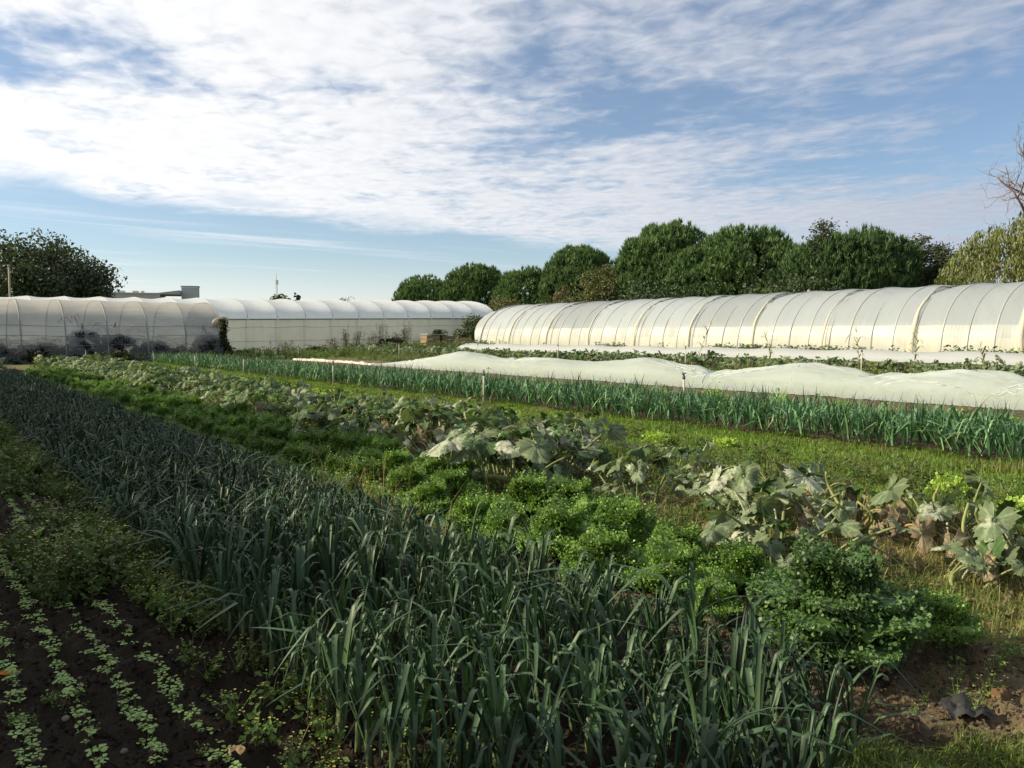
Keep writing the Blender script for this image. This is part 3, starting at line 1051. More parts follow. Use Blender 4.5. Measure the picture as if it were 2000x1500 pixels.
rl = np.random.default_rng(31)
LEEK_LEAF = {k: [leek_leaf_geo(rl, 12, k) for _ in range(9)] for k in (0, 1, 2)}
LEEK_SHAFT = leek_shaft_geo(rl)
LEEK_LEAF_ME = {k: [g.mesh('leek_leaf', M_LEEK) for g in v] for k, v in LEEK_LEAF.items()}
LEEK_SHAFT_ME = LEEK_SHAFT.mesh('leek_shaft', M_LEEK)


def leek_spec(r, nl=11):
    """list of (kind, variant, azimuth, scale): leaves leave the shaft in two opposite ranks"""
    az0 = r.uniform(0, math.pi)
    out = []
    for i in range(nl):
        kind = 1 if (i < 1 or r.random() < 0.17) else (0 if r.random() < 0.8 else 2)
        out.append((kind, int(r.integers(0, 9)), az0 + math.pi * (i % 2) + r.normal(0, 0.38), r.uniform(0.8, 1.12)))
    return out


def leek_geo(r, nl=8, lod=None):
    g = Geo()
    if lod is None:
        g.join(LEEK_SHAFT)
    for k, v, az, s in leek_spec(r, nl):
        src = LEEK_LEAF[k][v] if lod is None else lod[k][int(r.integers(0, len(lod[k])))]
        g.join(src, rotz(az) * s)
    return g


LEEK_LOD = {k: [leek_leaf_geo(rl, 6, k) for _ in range(8)] for k in (0, 1, 2)}
LEEK_MID = [leek_geo(rl, 11) for _ in range(10)]
LEEK_MID_ME = [g.mesh('leek_plant', M_LEEK) for g in LEEK_MID]
LEEK_FAR = [leek_geo(rl, 11, LEEK_LOD) for _ in range(14)]


def leek_up_geo(r, nl=8, n=7):
    """second bed: stiffer, more upright plants"""
    g = Geo()
    az0 = r.uniform(0, math.pi)
    for i in range(nl):
        kind = 1 if r.random() < 0.62 else (2 if r.random() < 0.7 else 0)
        g.join(leek_leaf_geo(r, n, kind, 1.32, 1.45), rotz(az0 + math.pi * (i % 2) + r.normal(0, .4)) * r.uniform(.8, 1.15), tint=np.array([2.4, 2.55, 2.5]))  # tint lightens the shade-darkened leaf colour for the sunlit strip
    return g


LEEK_UP = [leek_up_geo(rl) for _ in range(14)]
LEEK_UP_ME = [g.mesh('leek_plant', M_LEEK) for g in LEEK_UP]

# ---- leek beds
r1 = np.random.default_rng(41)
px_, py_ = [], []
for row in (1.30, 1.54, 1.78, 2.02, 2.26, 2.50, 2.70):
    yy = np.arange(0.75 + r1.uniform(0, .1), 46, 0.108)
    px_.append(row + r1.normal(0, 0.025, len(yy)) + 0 * yy)
    py_.append(yy + r1.normal(0, 0.02, len(yy)))
LX, LY = np.concatenate(px_), np.concatenate(py_)
# bed end is ragged on the right-hand side
keep = ~(LY < 1.25 + 0.35 * (LX - 2.1)) & (r1.random(len(LX)) > 0.04)
LX, LY = LX[keep], LY[keep]
vis = in_view(LX, LY, 0.12) | (np.hypot(LX, LY) < 1.9)
LX, LY = LX[vis], LY[vis]
# those out of the bottom of the frame come last
rank = np.hypot(LX, LY) + np.where((LX * FW[0] + LY * FW[1]) < 2.25, 100, 0)
order = np.argsort(rank)
N_PARTS, N_SINGLE = 110, 115
bed_label = 'leek with folded blue-green leaves in the broad shaded bed in front'
for q, i in enumerate(order[:N_PARTS + N_SINGLE]):
    loc = (LX[i], LY[i], float(ground_z(LX[i:i + 1], LY[i:i + 1])[0]))
    sc = float(r1.uniform(0.78, 1.18))
    if q < N_PARTS:
        t = empty('leek_plant', loc, r1.uniform(0, 6.28), sc)
        t.rotation_euler = (r1.normal(0, .06), r1.normal(0, .06), r1.uniform(0, 6.28))
        ob('shaft', LEEK_SHAFT_ME, t)
        for k, v, az, s in leek_spec(r1, 11):
            ob('leaf', LEEK_LEAF_ME[k][v], t, (0, 0, 0), az, s)
    else:
        t = ob('leek_plant', LEEK_MID_ME[int(r1.integers(0, 10))], None, loc, r1.uniform(0, 6.28), sc)
    tag(t, bed_label, 'leek', 'leeks in the shaded bed')
rest = order[N_PARTS + N_SINGLE:]
g = scatter(LEEK_FAR, LX[rest], LY[rest], ground_z(LX[rest], LY[rest]), r1, 0.85, 1.12, 0.06, 0.14)
tag(ob('leeks_beyond', g.mesh('leeks_beyond', M_LEEK)), 'dense mass of leeks running back along the shaded bed', 'leeks', kind='stuff')

px_, py_ = [], []
for row in (10.55, 10.95, 11.35, 11.75, 12.1):
    yy = np.arange(0.5 + r1.uniform(0, .1), 46.5, 0.105)
    px_.append(row + r1.normal(0, 0.04, len(yy)))
    py_.append(yy + r1.normal(0, 0.02, len(yy)))
LX, LY = np.concatenate(px_), np.concatenate(py_)
vis = in_view(LX, LY, 0.05)
LX, LY = LX[vis], LY[vis]
order = np.argsort(np.hypot(LX, LY) + (LX - 10.5) * 2.5)
for i in order[:75]:
    t = ob('leek_plant', LEEK_UP_ME[int(r1.integers(0, 14))], None, (LX[i], LY[i], float(ground_z(LX[i:i + 1], LY[i:i + 1])[0])), r1.uniform(0, 6.28), float(r1.uniform(0.9, 1.15)))
    tag(t, 'upright leek at the near end of the sunlit strip beside the grass path', 'leek', 'leeks in the sunlit strip')
rest = order[75:]
g = scatter(LEEK_UP, LX[rest], LY[rest], ground_z(LX[rest], LY[rest]), r1, 0.85, 1.12, 0.05, 0.14)
tag(ob('leeks_along_path', g.mesh('leeks_along_path', M_LEEK)), 'long sunlit strip of leeks between grass path and net', 'leeks', kind='stuff')

# ------------------------------------------------------------------ seedlings
def seedling_geo(r):
    g = Geo()
    col = np.array([0.26, 0.38, 0.12]) * r.uniform(0.85, 1.15)
    h = r.uniform(0.02, 0.045)
    nl = int(r.integers(3, 6))
    tube(g, [(0, 0, -0.01), (0.003, 0, h * 0.6), (0, 0.002, h)], 0.0018, (0.2, 0.25, 0.1), 4)
    for k in range(nl):
        az = k * 2 * math.pi / nl + r.normal(0, 0.3)
        L = r.uniform(0.016, 0.03); w = L * 0.8
        el = r.uniform(-0.1, 0.6)
        u = np.array([0, 0.35, 0.7, 1.0, 1.0, 0.7, 0.35]); v = np.array([0, -0.42, -0.5, -0.2, 0.2, 0.5, 0.42])
        P = np.stack([0.006 + u * L * math.cos(el), v * w, h + u * L * math.sin(el) - 0.25 * L * u ** 2 - np.abs(v) * w * -0.15], 1)
        P = P @ rotz(az).T
        g.add(P, np.array([[0, 1, 2, 3, 4, 5, 6]]), col)
    return g


rs = np.random.default_rng(51)
SEED_G = [seedling_geo(rs) for _ in range(12)]
SEED_ME = [g.mesh('seedling', M_WEED, False) for g in SEED_G]
sx, sy = [], []
for row in np.arange(-0.26, 0.98, 0.185):
    yy = np.arange(1.4, 24, 0.0125)
    yy = yy[rs.random(len(yy)) < 0.40 + 0.5 * ss(0.35, 0.6, fbm(yy * 1.9, yy * 0 + row * 9, 71, 3))]
    sx.append(row + 0.02 * np.sin(yy * 1.3 + row * 5) + rs.normal(0, 0.019, len(yy)))
    sy.append(yy + rs.normal(0, 0.012, len(yy)))
sx, sy = np.concatenate(sx), np.concatenate(sy)
v = in_view(sx, sy, 0.06)
sx, sy = sx[v], sy[v]
order = np.argsort(np.hypot(sx, sy) + np.where(sx * FW[0] + sy * FW[1] < 2.75, 100, 0) + np.where(in_view(sx, sy, 0.0), 0, 50))
sz = ground_z(sx, sy)
for i in order[:300]:
    t = ob('seedling', SEED_ME[int(rs.integers(0, 12))], None, (sx[i], sy[i], sz[i]), rs.uniform(0, 6.28), float(rs.uniform(0.5, 0.9)))
    tag(t, 'small pale green seedling in the sown rows on dark soil', 'seedling', 'seedlings in the sown rows')
i = order[300:]
g = scatter(SEED_G, sx[i], sy[i], sz[i], rs, 0.5, 0.9)
tag(ob('seedlings_beyond', g.mesh('seedlings_beyond', M_WEED, False)), 'sown rows of seedlings running back along the dark soil', 'seedlings', kind='stuff')

# ------------------------------------------------------------------ curly kale
def kale_leaf_geo(r, L=0.36, el0=0.35, el1=1.5, fine=1.0):
    g = Geo()
    n = 15
    s = np.linspace(0, 1, n)
    ang = el0 + (el1 - el0) * s ** 1.3
    ds = L / (n - 1)
    x = np.concatenate([[0], np.cumsum(np.sin(ang[1:]) * ds)]); z = np.concatenate([[0], np.cumsum(np.cos(ang[1:]) * ds)])
    P = np.stack([x, r.normal(0, .04) * s ** 2 * L * 2, z], 1)
    nr = np.stack([-np.cos(ang), np.zeros(n), np.sin(ang)], 1)
    tube(g, P, np.interp(s, [0, 0.5, 1], [0.006, 0.0045, 0.002]), (0.20, 0.27, 0.11), 5)
    base = np.array([0.115, 0.205, 0.036]) * r.uniform(0.82, 1.2)
    sb = 0.24
    wv = 0.40 * L * np.clip(np.sin(np.clip((s - sb) / (1 - sb), 0, 1) ** 0.75 * math.pi * 0.93 + 0.1), 0, 1) * (s > sb)
    for sg in (-1, 1):
        q = 5
        t = np.linspace(0, 1, q)
        ph = r.uniform(0, 6)
        ruf = 0.20 * wv[:, None] * t[None] ** 1.2 * np.sin(s[:, None] * 32 + ph + t[None] * 2) + r.normal(0, 0.006, (n, q)) * t[None]
        out = wv[:, None] * t[None]
        V = P[:, None] + np.array([0, sg, 0])[None, None] * out[..., None] + nr[:, None] * (ruf - 0.25 * out * t[None])[..., None]
        V = V + r.normal(0, 0.004, V.shape) * t[None, :, None]
        g.add(V.reshape(-1, 3), grid_faces(n, q), base)
    # curls: short crumpled frills crowding the margin
    k = int(520 * fine)
    si = sb + 0.05 + (1 - sb - 0.03) * r.random(k) ** 0.85
    tt = np.sign(r.normal(size=k)) * (0.25 + 0.85 * np.sqrt(r.random(k)))
    i = si * (n - 1)
    Q = np.stack([np.interp(i, np.arange(n), P[:, a]) for a in range(3)], 1)
    N = np.stack([np.interp(i, np.arange(n), nr[:, a]) for a in range(3)], 1)
    w = np.interp(i, np.arange(n), wv) + 0.012
    Q = Q + np.array([0, 1.0, 0]) * (tt * w)[:, None] + N * (r.normal(0.008, 0.024, k) - 0.22 * w * tt ** 2)[:, None]
    N2 = N + r.normal(0, 0.75, (k, 3))
    cards(g, Q, 0.0165, N2, r, base * 1.08, 0.2, 0.9)
    return g


rk = np.random.default_rng(61)
KALE_LEAF = [kale_leaf_geo(rk, rk.uniform(.30, .40), rk.uniform(.3, .8), rk.uniform(1.35, 2.1)) for _ in range(6)] + \
            [kale_leaf_geo(rk, rk.uniform(.26, .34), rk.uniform(.05, .3), rk.uniform(.9, 1.5)) for _ in range(6)]
KALE_LEAF_ME = [g.mesh('kale_leaf', M_KALE) for g in KALE_LEAF]


def kale_spec(r, nl=15, h=0.12):
    out = []
    for k in range(nl):
        f = k / nl
        v = int(r.integers(0, 6)) if f < (0.5 if nl < 30 else 0.72) else int(r.integers(6, 12))
        out.append((v, k * 2.39996 + r.normal(0, .25), r.uniform(0.8, 1.1) * (1.0 - 0.12 * f), h * (0.12 + 0.88 * f)))
    return out


def kale_stem_geo(h):
    g = Geo()
    tube(g, [(0, 0, -0.03), (0.004, 0, h * .5), (0, 0.003, h)], [0.014, 0.012, 0.009], (0.22, 0.25, 0.14), 6)
    return g


KALE_STEM_ME = kale_stem_geo(0.14).mesh('kale_stem', M_KALE)
KALE_WHOLE = []
for _ in range(7):
    g = Geo()
    g.join(kale_stem_geo(0.14))
    for v, az, s, z in kale_spec(rk, 20, 0.16):
        g.join(KALE_LEAF[v], rotz(az) * s, (0, 0, z))
    KALE_WHOLE.append(g)
KALE_WHOLE_ME = [g.mesh('kale_plant', M_KALE) for g in KALE_WHOLE]


def kale(x, y, sc, parts, label, nl=15, h=0.13):
    z = float(ground_z(np.array([x]), np.array([y]))[0])
    if parts:
        t = empty('kale_plant', (x, y, z), rk.uniform(0, 6.28), sc)
        ob('stem', KALE_STEM_ME, t, (0, 0, 0), 0, (1, 1, h / 0.14))
        for v, az, s, zz in kale_spec(rk, int(nl * 1.45), h * 1.25):
            ob('leaf', KALE_LEAF_ME[v], t, (0, 0, zz), az, s)
    else:
        t = ob('kale_plant', KALE_WHOLE_ME[int(rk.integers(0, 7))], None, (x, y, z), rk.uniform(0, 6.28), sc)
    tag(t, label, 'kale', 'curly kale row')
    return t


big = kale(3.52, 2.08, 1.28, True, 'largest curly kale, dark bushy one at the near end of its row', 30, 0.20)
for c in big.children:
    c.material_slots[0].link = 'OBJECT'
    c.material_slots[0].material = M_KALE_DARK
kale(4.0, 1.80, 0.72, True, 'shaded curly kale just right of the largest bushy kale', 17, 0.12)
kale(3.36, 2.66, 0.66, True, 'small curly kale on bare soil beside the leek tips', 11, 0.07)
kale(3.86, 2.5, 0.75, True, 'bright curly kale tucked behind the largest bushy kale', 15, 0.12)
near = [(4.34, 4.35, .8), (4.3, 4.9, .85), (3.45, 3.05, .92), (4.0, 2.98, .8), (3.40, 3.55, .9), (3.92, 3.42, 1.0), (3.45, 4.05, .95), (3.98, 3.98, .98), (3.42, 4.6, .95), (3.95, 4.5, .95), (3.45, 5.1, .98), (3.98, 5.05, 1.0)]
for x, y, s in near:
    kale(x, y, s * float(rk.uniform(.95, 1.22)), True, 'bright green curly kale in the sunlit near half of the kale row', 15, 0.12)
for k, y in enumerate(np.arange(5.6, 34, 0.5)):
    for x in (3.42, 3.88, 4.32):
        if rk.random() < (0.95 if x < 4.2 else 0.7):
            kale(x + rk.normal(0, .06), y + rk.normal(0, .06), float(rk.uniform(.82, 1.15)), False, 'curly kale in the shaded far half of the row between leeks and squash')

# ------------------------------------------------------------------ squash (marrow) plants
def squash_leaf_geo(r, L, el, R0, state, tiltdown=0.0):
    """petiole of length L leaning el from upright, lobed and toothed blade of radius R0"""
    g = Geo()
    n = 8
    s = np.linspace(0, 1, n)
    ang = el * (0.5 + 0.75 * s)
    if state == 2:
        ang = el * 0.6 + 1.9 * s ** 2.2
    ds = L / (n - 1)
    P = np.stack([np.cumsum(np.sin(ang)) * ds, r.normal(0, .06) * s ** 2 * L, np.cumsum(np.cos(ang)) * ds], 1) - [0, 0, ds]
    pc = [(0.19, 0.24, 0.08), (0.22, 0.26, 0.11), (0.30, 0.24, 0.11)][state]
    tube(g, P, np.interp(s, [0, 1], [0.0105, 0.006]), pc, 6)
    na = 52
    ph = np.linspace(-2.75, 2.75, na)
    lobes = 0.50 + 0.50 * np.abs(np.cos(ph * 1.16)) ** 1.5 + 0.03 * r.normal()
    lobes = lobes * (1 - 0.25 * ss(2.0, 2.75, np.abs(ph)))
    teeth = 1 + 0.11 * np.sign(np.sin(np.arange(na) * 2.6 + r.uniform(0, 6))) * r.uniform(0.5, 1.2, na)
    rad = R0 * lobes * teeth
    rings = np.array([0.10, 0.3, 0.52, 0.76, 1.0])
    rr = rings[:, None] * rad[None]
    X = rr * np.cos(ph)[None]; Y = rr * np.sin(ph)[None]
    fold = (2 * np.abs(np.cos(ph * 1.16)) - 1)[None]
    Z = R0 * (0.20 * fold * rings[:, None] ** 1.3 + 0.12 * rings[:, None] - r.uniform(0.1, 0.42) * rings[:, None] ** 2.2) + r.normal(0, 0.035 * R0, rr.shape) * rings[:, None]
    crumple = [2.2, 2.6, 4.2][state]
    Z = Z + R0 * 0.07 * crumple * (vn(X / R0 * 3.3 + 7, Y / R0 * 3.3, int(r.integers(0, 99))) - 0.5)
    if state == 2:
        Y = Y * r.uniform(0.45, 0.7)
        Z = Z - 0.5 * np.abs(Y)
    V = np.stack([X, Y, Z], -1)
    V = np.concatenate([np.zeros((1, 3)), V.reshape(-1, 3)])
    F4 = grid_faces(5, na) + 1
    F3 = np.stack([np.zeros(na - 1, int), np.arange(na - 1) + 1, np.arange(na - 1) + 2], 1)
    # the blade leans outward from the petiole tip
    tilt = [r.uniform(0.1, 0.75), r.uniform(0.1, 0.85), r.uniform(1.0, 1.7)][state] + tiltdown
    M = rot_axis((1, 0, 0), r.normal(0, 0.35)) @ np.eye(3)
    M = rot_axis((0, 1, 0), tilt) @ M
    V = V @ M.T + P[-1]
    col = [np.array([0.042, 0.085, 0.026]), np.array([0.095, 0.130, 0.070]), np.array([0.205, 0.17, 0.118])][state] * r.uniform(0.8, 1.2)
    C = np.tile(col, (len(V), 1))
    vein = (np.abs(np.sin(ph * 1.16)) < 0.075) | (np.abs(np.abs(np.sin(ph * 2.32)) - .9) < 0.04)
    CR = C[1:].reshape(5, na, 3); CR[:4, vein] *= 1.7
    CR[4] *= np.array([1.15, 1.08, 0.95])
    C[1:] = CR.reshape(-1, 3)
    g.add(V, [F4, F3], C)
    return g


rq = np.random.default_rng(71)
SQ = {st: [squash_leaf_geo(rq, rq.uniform(.16, .46), rq.uniform(.15, 1.15), rq.uniform(.095, .165), st) for _ in range(16)] for st in (0, 1)}
SQ[2] = [squash_leaf_geo(rq, rq.uniform(.2, .42), rq.uniform(.2, .9), rq.uniform(.10, .16), 2) for _ in range(10)]
SQ_ME = {0: [g.mesh('squash_leaf', M_SQUASH) for g in SQ[0]], 1: [g.mesh('squash_leaf', M_SQUASH) for g in SQ[1]], 2: [g.mesh('dead_squash_leaf', M_DRY) for g in SQ[2]]}


def stalk_geo(r):
    g = Geo()
    n = 9
    s = np.linspace(0, 1, n)
    P = np.stack([0.35 * s, 0.06 * np.sin(s * 5), 0.03 + 0.09 * np.sin(s * 2.6)], 1)
    tube(g, P, np.interp(s, [0, .7, 1], [0.02, 0.017, 0.01]), (0.26, 0.28, 0.11), 7)
    return g


STALK_ME = stalk_geo(rq).mesh('squash_stalk', M_WEED)


def bare_geo(r):
    g = Geo()
    q = np.linspace(0, 1, 9)
    L = r.uniform(.32, .5); cu = r.uniform(-1.2, 1.6)
    P = np.stack([L * .45 * np.sin(q * 2.0) + .05 * cu * q ** 2, .08 * np.sin(q * 4 + cu), L * q * (1 - .15 * q)], 1)
    tube(g, P, np.interp(q, [0, 1], [.011, .007]), np.array((0.26, .27, .11)) * r.uniform(.8, 1.2), 7)
    return g


BARE_ME = [bare_geo(rq).mesh('bare_stalk', M_WEED) for _ in range(4)]


def squash_spec(r, nl, mix):
    out = []
    for k in range(nl):
        st = int(r.choice(3, p=mix))
        out.append((st, int(r.integers(0, len(SQ[st]))), k * 2.4 + r.normal(0, .5), r.uniform(.75, 1.15), r.uniform(0, 0.3)))
    return out


def squash(x, y, sc, label, nl0=14, mix=(.35, .5, .15), group='squash plants in the near row', name='squash_plant', bare=0):
    z = float(ground_z(np.array([x]), np.array([y]))[0])
    t = empty(name, (x, y, z), 0, sc * 1.15)
    nl = int(nl0 * 1.9)
    ob('stalk', STALK_ME, t, (0, 0, 0), rq.uniform(0, 6.28))
    for st, v, az, s, off in squash_spec(rq, nl, mix):
        ob('leaf', SQ_ME[st][v], t, (off * math.cos(az), off * math.sin(az), 0.02), az, s)
    for k in range(bare):
        ob('bare_stalk', BARE_ME[k % 4], t, (rq.normal(0, .12), rq.normal(0, .12), 0), rq.uniform(0, 6.28), float(rq.uniform(.8, 1.25)))
    tag(t, label, 'squash plant', group)
    return t


squash(4.66, 3.18, 1.0, 'squash with large white mildewed leaves catching the sun behind the kale', 15, (.15, .8, .05))
squash(5.55, 4.05, 1.0, 'dark green squash with silvered leaves behind the white mildewed one', 15, (.5, .5, 0))
squash(5.75, 3.25, .95, 'withered squash with bare curling stalks and brown hanging leaves', 12, (.05, .2, .75), bare=9)
squash(5.85, 2.1, 1.05, 'squash with thick yellow stalks at the right edge of the picture', 13, (.1, .65, .25), bare=6)
squash(6.2, 2.75, .95, 'half-dead drooping squash beside the bright single lettuce', 12, (.15, .4, .45), bare=5)
squash(5.15, 2.35, .75, 'low squash with pale leaves over dry litter near the grass', 8, (.2, .6, .2))
squash(5.30, 5.15, .8, 'small upright grey-leaved squash standing alone in dry weeds', 9, (.15, .85, 0))
squash(4.85, 6.4, 1.4, 'broad grey-green squash with jagged leaves above the kale', 18, (.4, .6, 0))
squash(5.55, 6.75, 1.4, 'tall grey squash rising behind the broad jagged one', 16, (.35, .6, .05))
squash(5.05, 8.2, 1.3, 'squash with silvery leaves over brown litter, left of the broad jagged one', 15, (.35, .5, .15))
squash(5.9, 8.6, 1.45, 'tallest dark squash with a withered flower stalk on top', 17, (.4, .4, .2))
squash(5.6, 9.75, 1.3, 'squash of mixed green and grey leaves beside the lettuce strip', 14, (.4, .45, .15))
squash(6.35, 5.6, .95, 'low dark squash behind the small upright grey-leaved one', 12, (.55, .3, .15))
squash(6.5, 7.4, 1.1, 'green squash behind the tall grey one, towards the lettuces', 13, (.6, .3, .1))
squash(4.7, 9.5, 1.1, 'squash leaning over the shaded kale below the tallest dark one', 13, (.4, .4, .2))
squash(6.7, 9.6, 1.15, 'squash with yellowing leaves crowding the lettuce strip', 13, (.4, .3, .3))
squash(7.1, 8.3, .9, 'small brown-edged squash by the scrap of black mulch fabric', 10, (.35, .3, .35))
squash(6.6, 4.4, .8, 'low ragged squash in the turf behind the withered one', 10, (.35, .35, .3))
# ready-made whole plants for the ones farther back
SQW = []
for _ in range(7):
    g = Geo(); gd = Geo()
    for st, v, az, s, off in squash_spec(rq, 28, (.46, .30, .24)):
        (gd if st == 2 else g).join(SQ[st][v], rotz(az) * s, (off * math.cos(az), off * math.sin(az), 0.02))
    SQW.append((g.mesh('squash_foliage', M_SQUASH_FAR), gd.mesh('squash_dead_leaves', M_DRY) if gd.V else None))


def squash_far(x, y, sc, label, group):
    t = empty('squash_plant', (x, y, float(tz(x))), rq.uniform(0, 6.28), sc)
    a, b = SQW[int(rq.integers(0, len(SQW)))]
    ob('foliage', a, t)
    if b is not None:
        ob('dead_leaves', b, t)
    tag(t, label, 'squash plant', group)


for y in np.arange(10.6, 45, 0.95):
    for x in (4.95, 5.8, 6.7):
        if rq.random() < (0.92 if x < 6.5 else 0.6):
            squash_far(x + rq.normal(0, .18) + 0.012 * y, y + rq.normal(0, .2), float(rq.uniform(1.0, 1.42)), 'leafy squash in the long row running back from the kale', 'squash plants in the near row')
for y in np.arange(7.0, 56, 0.92):
    for x in (26.0, 27.2):
        if rq.random() < 0.92:
            lab = 'weedy grey-leaved squash showing between net and fleece covers' if y < 33 else 'lush green squash in front of the white greenhouse'
            squash_far(x + rq.normal(0, .2), y + rq.normal(0, .2), float(rq.uniform(1.0, 1.45)), lab, 'squash plants in the far row')

# ------------------------------------------------------------------ lettuces
def lettuce_leaf_geo(r, L=0.13, el=0.8):
    g = Geo()
    n, q = 7, 9
    s = np.linspace(0, 1, n)[:, None]; t = np.linspace(-1, 1, q)[None]
    w = L * (0.12 + 0.5 * np.sin(np.clip(s, 0, 1) ** 1.2 * 2.3))
    up = L * s * math.cos(el) + 0.15 * L * s ** 2 * -1
    outw = L * s * math.sin(el)
    ruf = 0.016 * (s ** 1.5) * np.sin(t * 9 + r.uniform(0, 6) + s * 4) + r.normal(0, .005, (n, q)) * s
    V = np.stack([outw + ruf * 0.6, w * t, up + ruf + 0.25 * w * t ** 2], -1)
    c = np.array([0.30, 0.42, 0.07]) * r.uniform(.9, 1.1)
    C = np.array([0.42, 0.5, 0.2])[None, None] * (1 - s)[..., None] + c[None, None] * s[..., None] + 0 * t[..., None]
    g.add(V.reshape(-1, 3), grid_faces(n, q), C.reshape(-1, 3))
    k = 26
    idx = r.integers(0, q, k); ii = r.integers(n - 2, n, k)
    cards(g, V[ii, idx] + r.normal(0, .008, (k, 3)), 0.026, rand_dirs(k, r), r, c * 1.08, .12, .85)
    return g


rt = np.random.default_rng(81)
LET = [lettuce_leaf_geo(rt, rt.uniform(.10, .16), e) for e in (1.25, 1.15, 1.0, .8, .6, .35)]
LET_ME = [g.mesh('lettuce_leaf', M_LETTUCE) for g in LET]
LETW = []
for _ in range(4):
    g = Geo()
    for k in range(15):
        g.join(LET[min(5, k * 6 // 15)], rotz(k * 2.4 + rt.normal(0, .2)) * rt.uniform(.8, 1.15))
    LETW.append(g.mesh('lettuce', M_LETTUCE))


def lettuce(x, y, sc, label, parts=False, group='lettuces along the grass path'):
    z = float(ground_z(np.array([x]), np.array([y]))[0]) + 0.01
    if parts:
        t = empty('lettuce', (x, y, z), rt.uniform(0, 6.28), sc)
        for k in range(15):
            ob('leaf', LET_ME[min(5, k * 6 // 15)], t, (0, 0, 0), k * 2.4 + rt.normal(0, .2), float(rt.uniform(.8, 1.15)))
    else:
        t = ob('lettuce', LETW[int(rt.integers(0, 4))], None, (x, y, z), rt.uniform(0, 6.28), sc)
    tag(t, label, 'lettuce', group)


lettuce(8.1, 3.6, 1.35, 'single bright yellow-green lettuce by the grass near the right edge', True)
lettuce(7.35, 2.85, 1.0, 'lettuce half hidden behind drooping squash leaves at right', True)
lettuce(8.5, 7.85, 1.35, 'pale lettuce on black mulch fabric left of a dark green bush', True)
lettuce(9.0, 7.05, 1.15, 'light green lettuce at the turf edge above the silvered squash', True)
lettuce(9.0, 10.2, 1.0, 'pale lettuce at the turf edge above the broad grey squash')
lettuce(8.6, 9.2, .95, 'small lettuce beside the pale one on the turf edge')
lettuce(7.9, 2.95, .8, 'pale small lettuce in the turf right of the bright single one')
for y in np.arange(11.0, 44, 0.55):
    for x in (8.2, 8.75):
        if rt.random() < 0.8:
            lettuce(x + rt.normal(0, .06), y + rt.normal(0, .08), float(rt.uniform(.85, 1.15)), 'yellow-green lettuce in the strip between squash row and grass path')
for y in (7.5, 8.6, 9.9, 11.4, 12.2, 13.5, 15.2, 17.5, 6.4, 5.6):
    lettuce(14.6 + rt.normal(0, .35), y, float(rt.uniform(1.3, 1.8)), 'bolting lettuce on the bare soil between leek strip and net', group='lettuces behind the leek strip')

# ------------------------------------------------------------------ black mulch fabric
def fabric(name, x0, x1, y0, y1, label, seed):
    r = np.random.default_rng(seed)
    nx, ny = 24, int((y1 - y0) / 0.07)
    xs = np.linspace(x0, x1, nx); ys = np.linspace(y0, y1, ny)
    X, Y = np.meshgrid(xs, ys, indexing='ij')
    e = 0.10 * (fbm(Y * 1.7, X * 0 + seed, 3, 3) - 0.5)
    X = X + e * np.where(X < (x0 + x1) / 2, 1, -1)
    Z = ground_z(X, Y) + 0.012 + 0.05 * np.maximum(fbm(X * 4, Y * 4, seed, 3) - 0.45, 0)
    g = Geo(); g.add(np.stack([X, Y, Z], -1).reshape(-1, 3), grid_faces(nx, ny), (0.03, 0.03, 0.03))
    tag(ob(name, g.mesh(name, M_MULCH)), label, 'mulch fabric')


fabric('mulch_fabric', 3.42, 3.72, 2.15, 6.0, 'torn black mulch fabric lying under the curly kale row', 3)
fabric('mulch_fabric', 7.8, 8.3, 7.3, 8.6, 'black mulch fabric under the lettuce strip beside the turf', 4)

# ------------------------------------------------------------------ grass and weeds (uncountable ground cover)
rg = np.random.default_rng(91)


def field(n, x0, x1, y0, y1, dens=None, margin=0.06, power=1.0):
    X = rg.uniform(x0, x1, n); Y = y0 + (y1 - y0) * rg.random(n) ** power
    k = in_view(X, Y, margin)
    if dens is not None:
        k &= rg.random(n) < dens(X, Y)
    return X[k], Y[k]


g = Geo()
GC = np.array([0.125, 0.210, 0.030])
def gcol(X, Y, a=GC, b=(0.19, 0.175, 0.06), amt=0.22):
    d = (ss(0.5, 0.8, fbm(X * 0.9, Y * 0.9, 140)) * amt)[:, None]
    return a * (1 - d) + np.array(b) * d
# turf path between lettuces and the second leek bed
X, Y = field(160000, 8.6, 10.85, 2.0, 47, lambda x, y: 0.35 + 0.65 * ss(0.3, 0.55, fbm(x * 3, y * 3, 141)), 0.22, 1.7)
blades(g, X, Y, ground_z(X, Y) - 0.005, 0.055 + 0.05 * ss(.5, .8, fbm(X * 2, Y * 2, 142)), 0.007 + 0.0006 * Y, rg, gcol(X, Y), 0.5, .22)
# turf creeping between squash and lettuces
X, Y = field(120000, 6.2, 8.7, 1.2, 46, lambda x, y: ss(0.34, 0.6, fbm(x * 1.3, y * 1.3, 143)), 0.22, 1.8)
blades(g, X, Y, ground_z(X, Y) - 0.005, 0.07, 0.007 + 0.0006 * Y, rg, gcol(X, Y), 0.55, .25)
X, Y = field(60000, 6.6, 10.7, 2.0, 30, lambda x, y: ss(0.56, 0.68, fbm(x * 2.4, y * 2.4, 161)), 0.05, 1.7)
blades(g, X, Y, ground_z(X, Y) - 0.005, 0.15, 0.007 + 0.0005 * Y, rg, gcol(X, Y, np.array([0.10, 0.15, 0.03]), (0.22, 0.19, 0.08), .6), 0.6, .3)
tag(ob('grass', g.mesh('grass', M_GRASS, False)), 'short bright turf of the path between lettuces and leeks', 'grass', kind='stuff')

g = Geo()
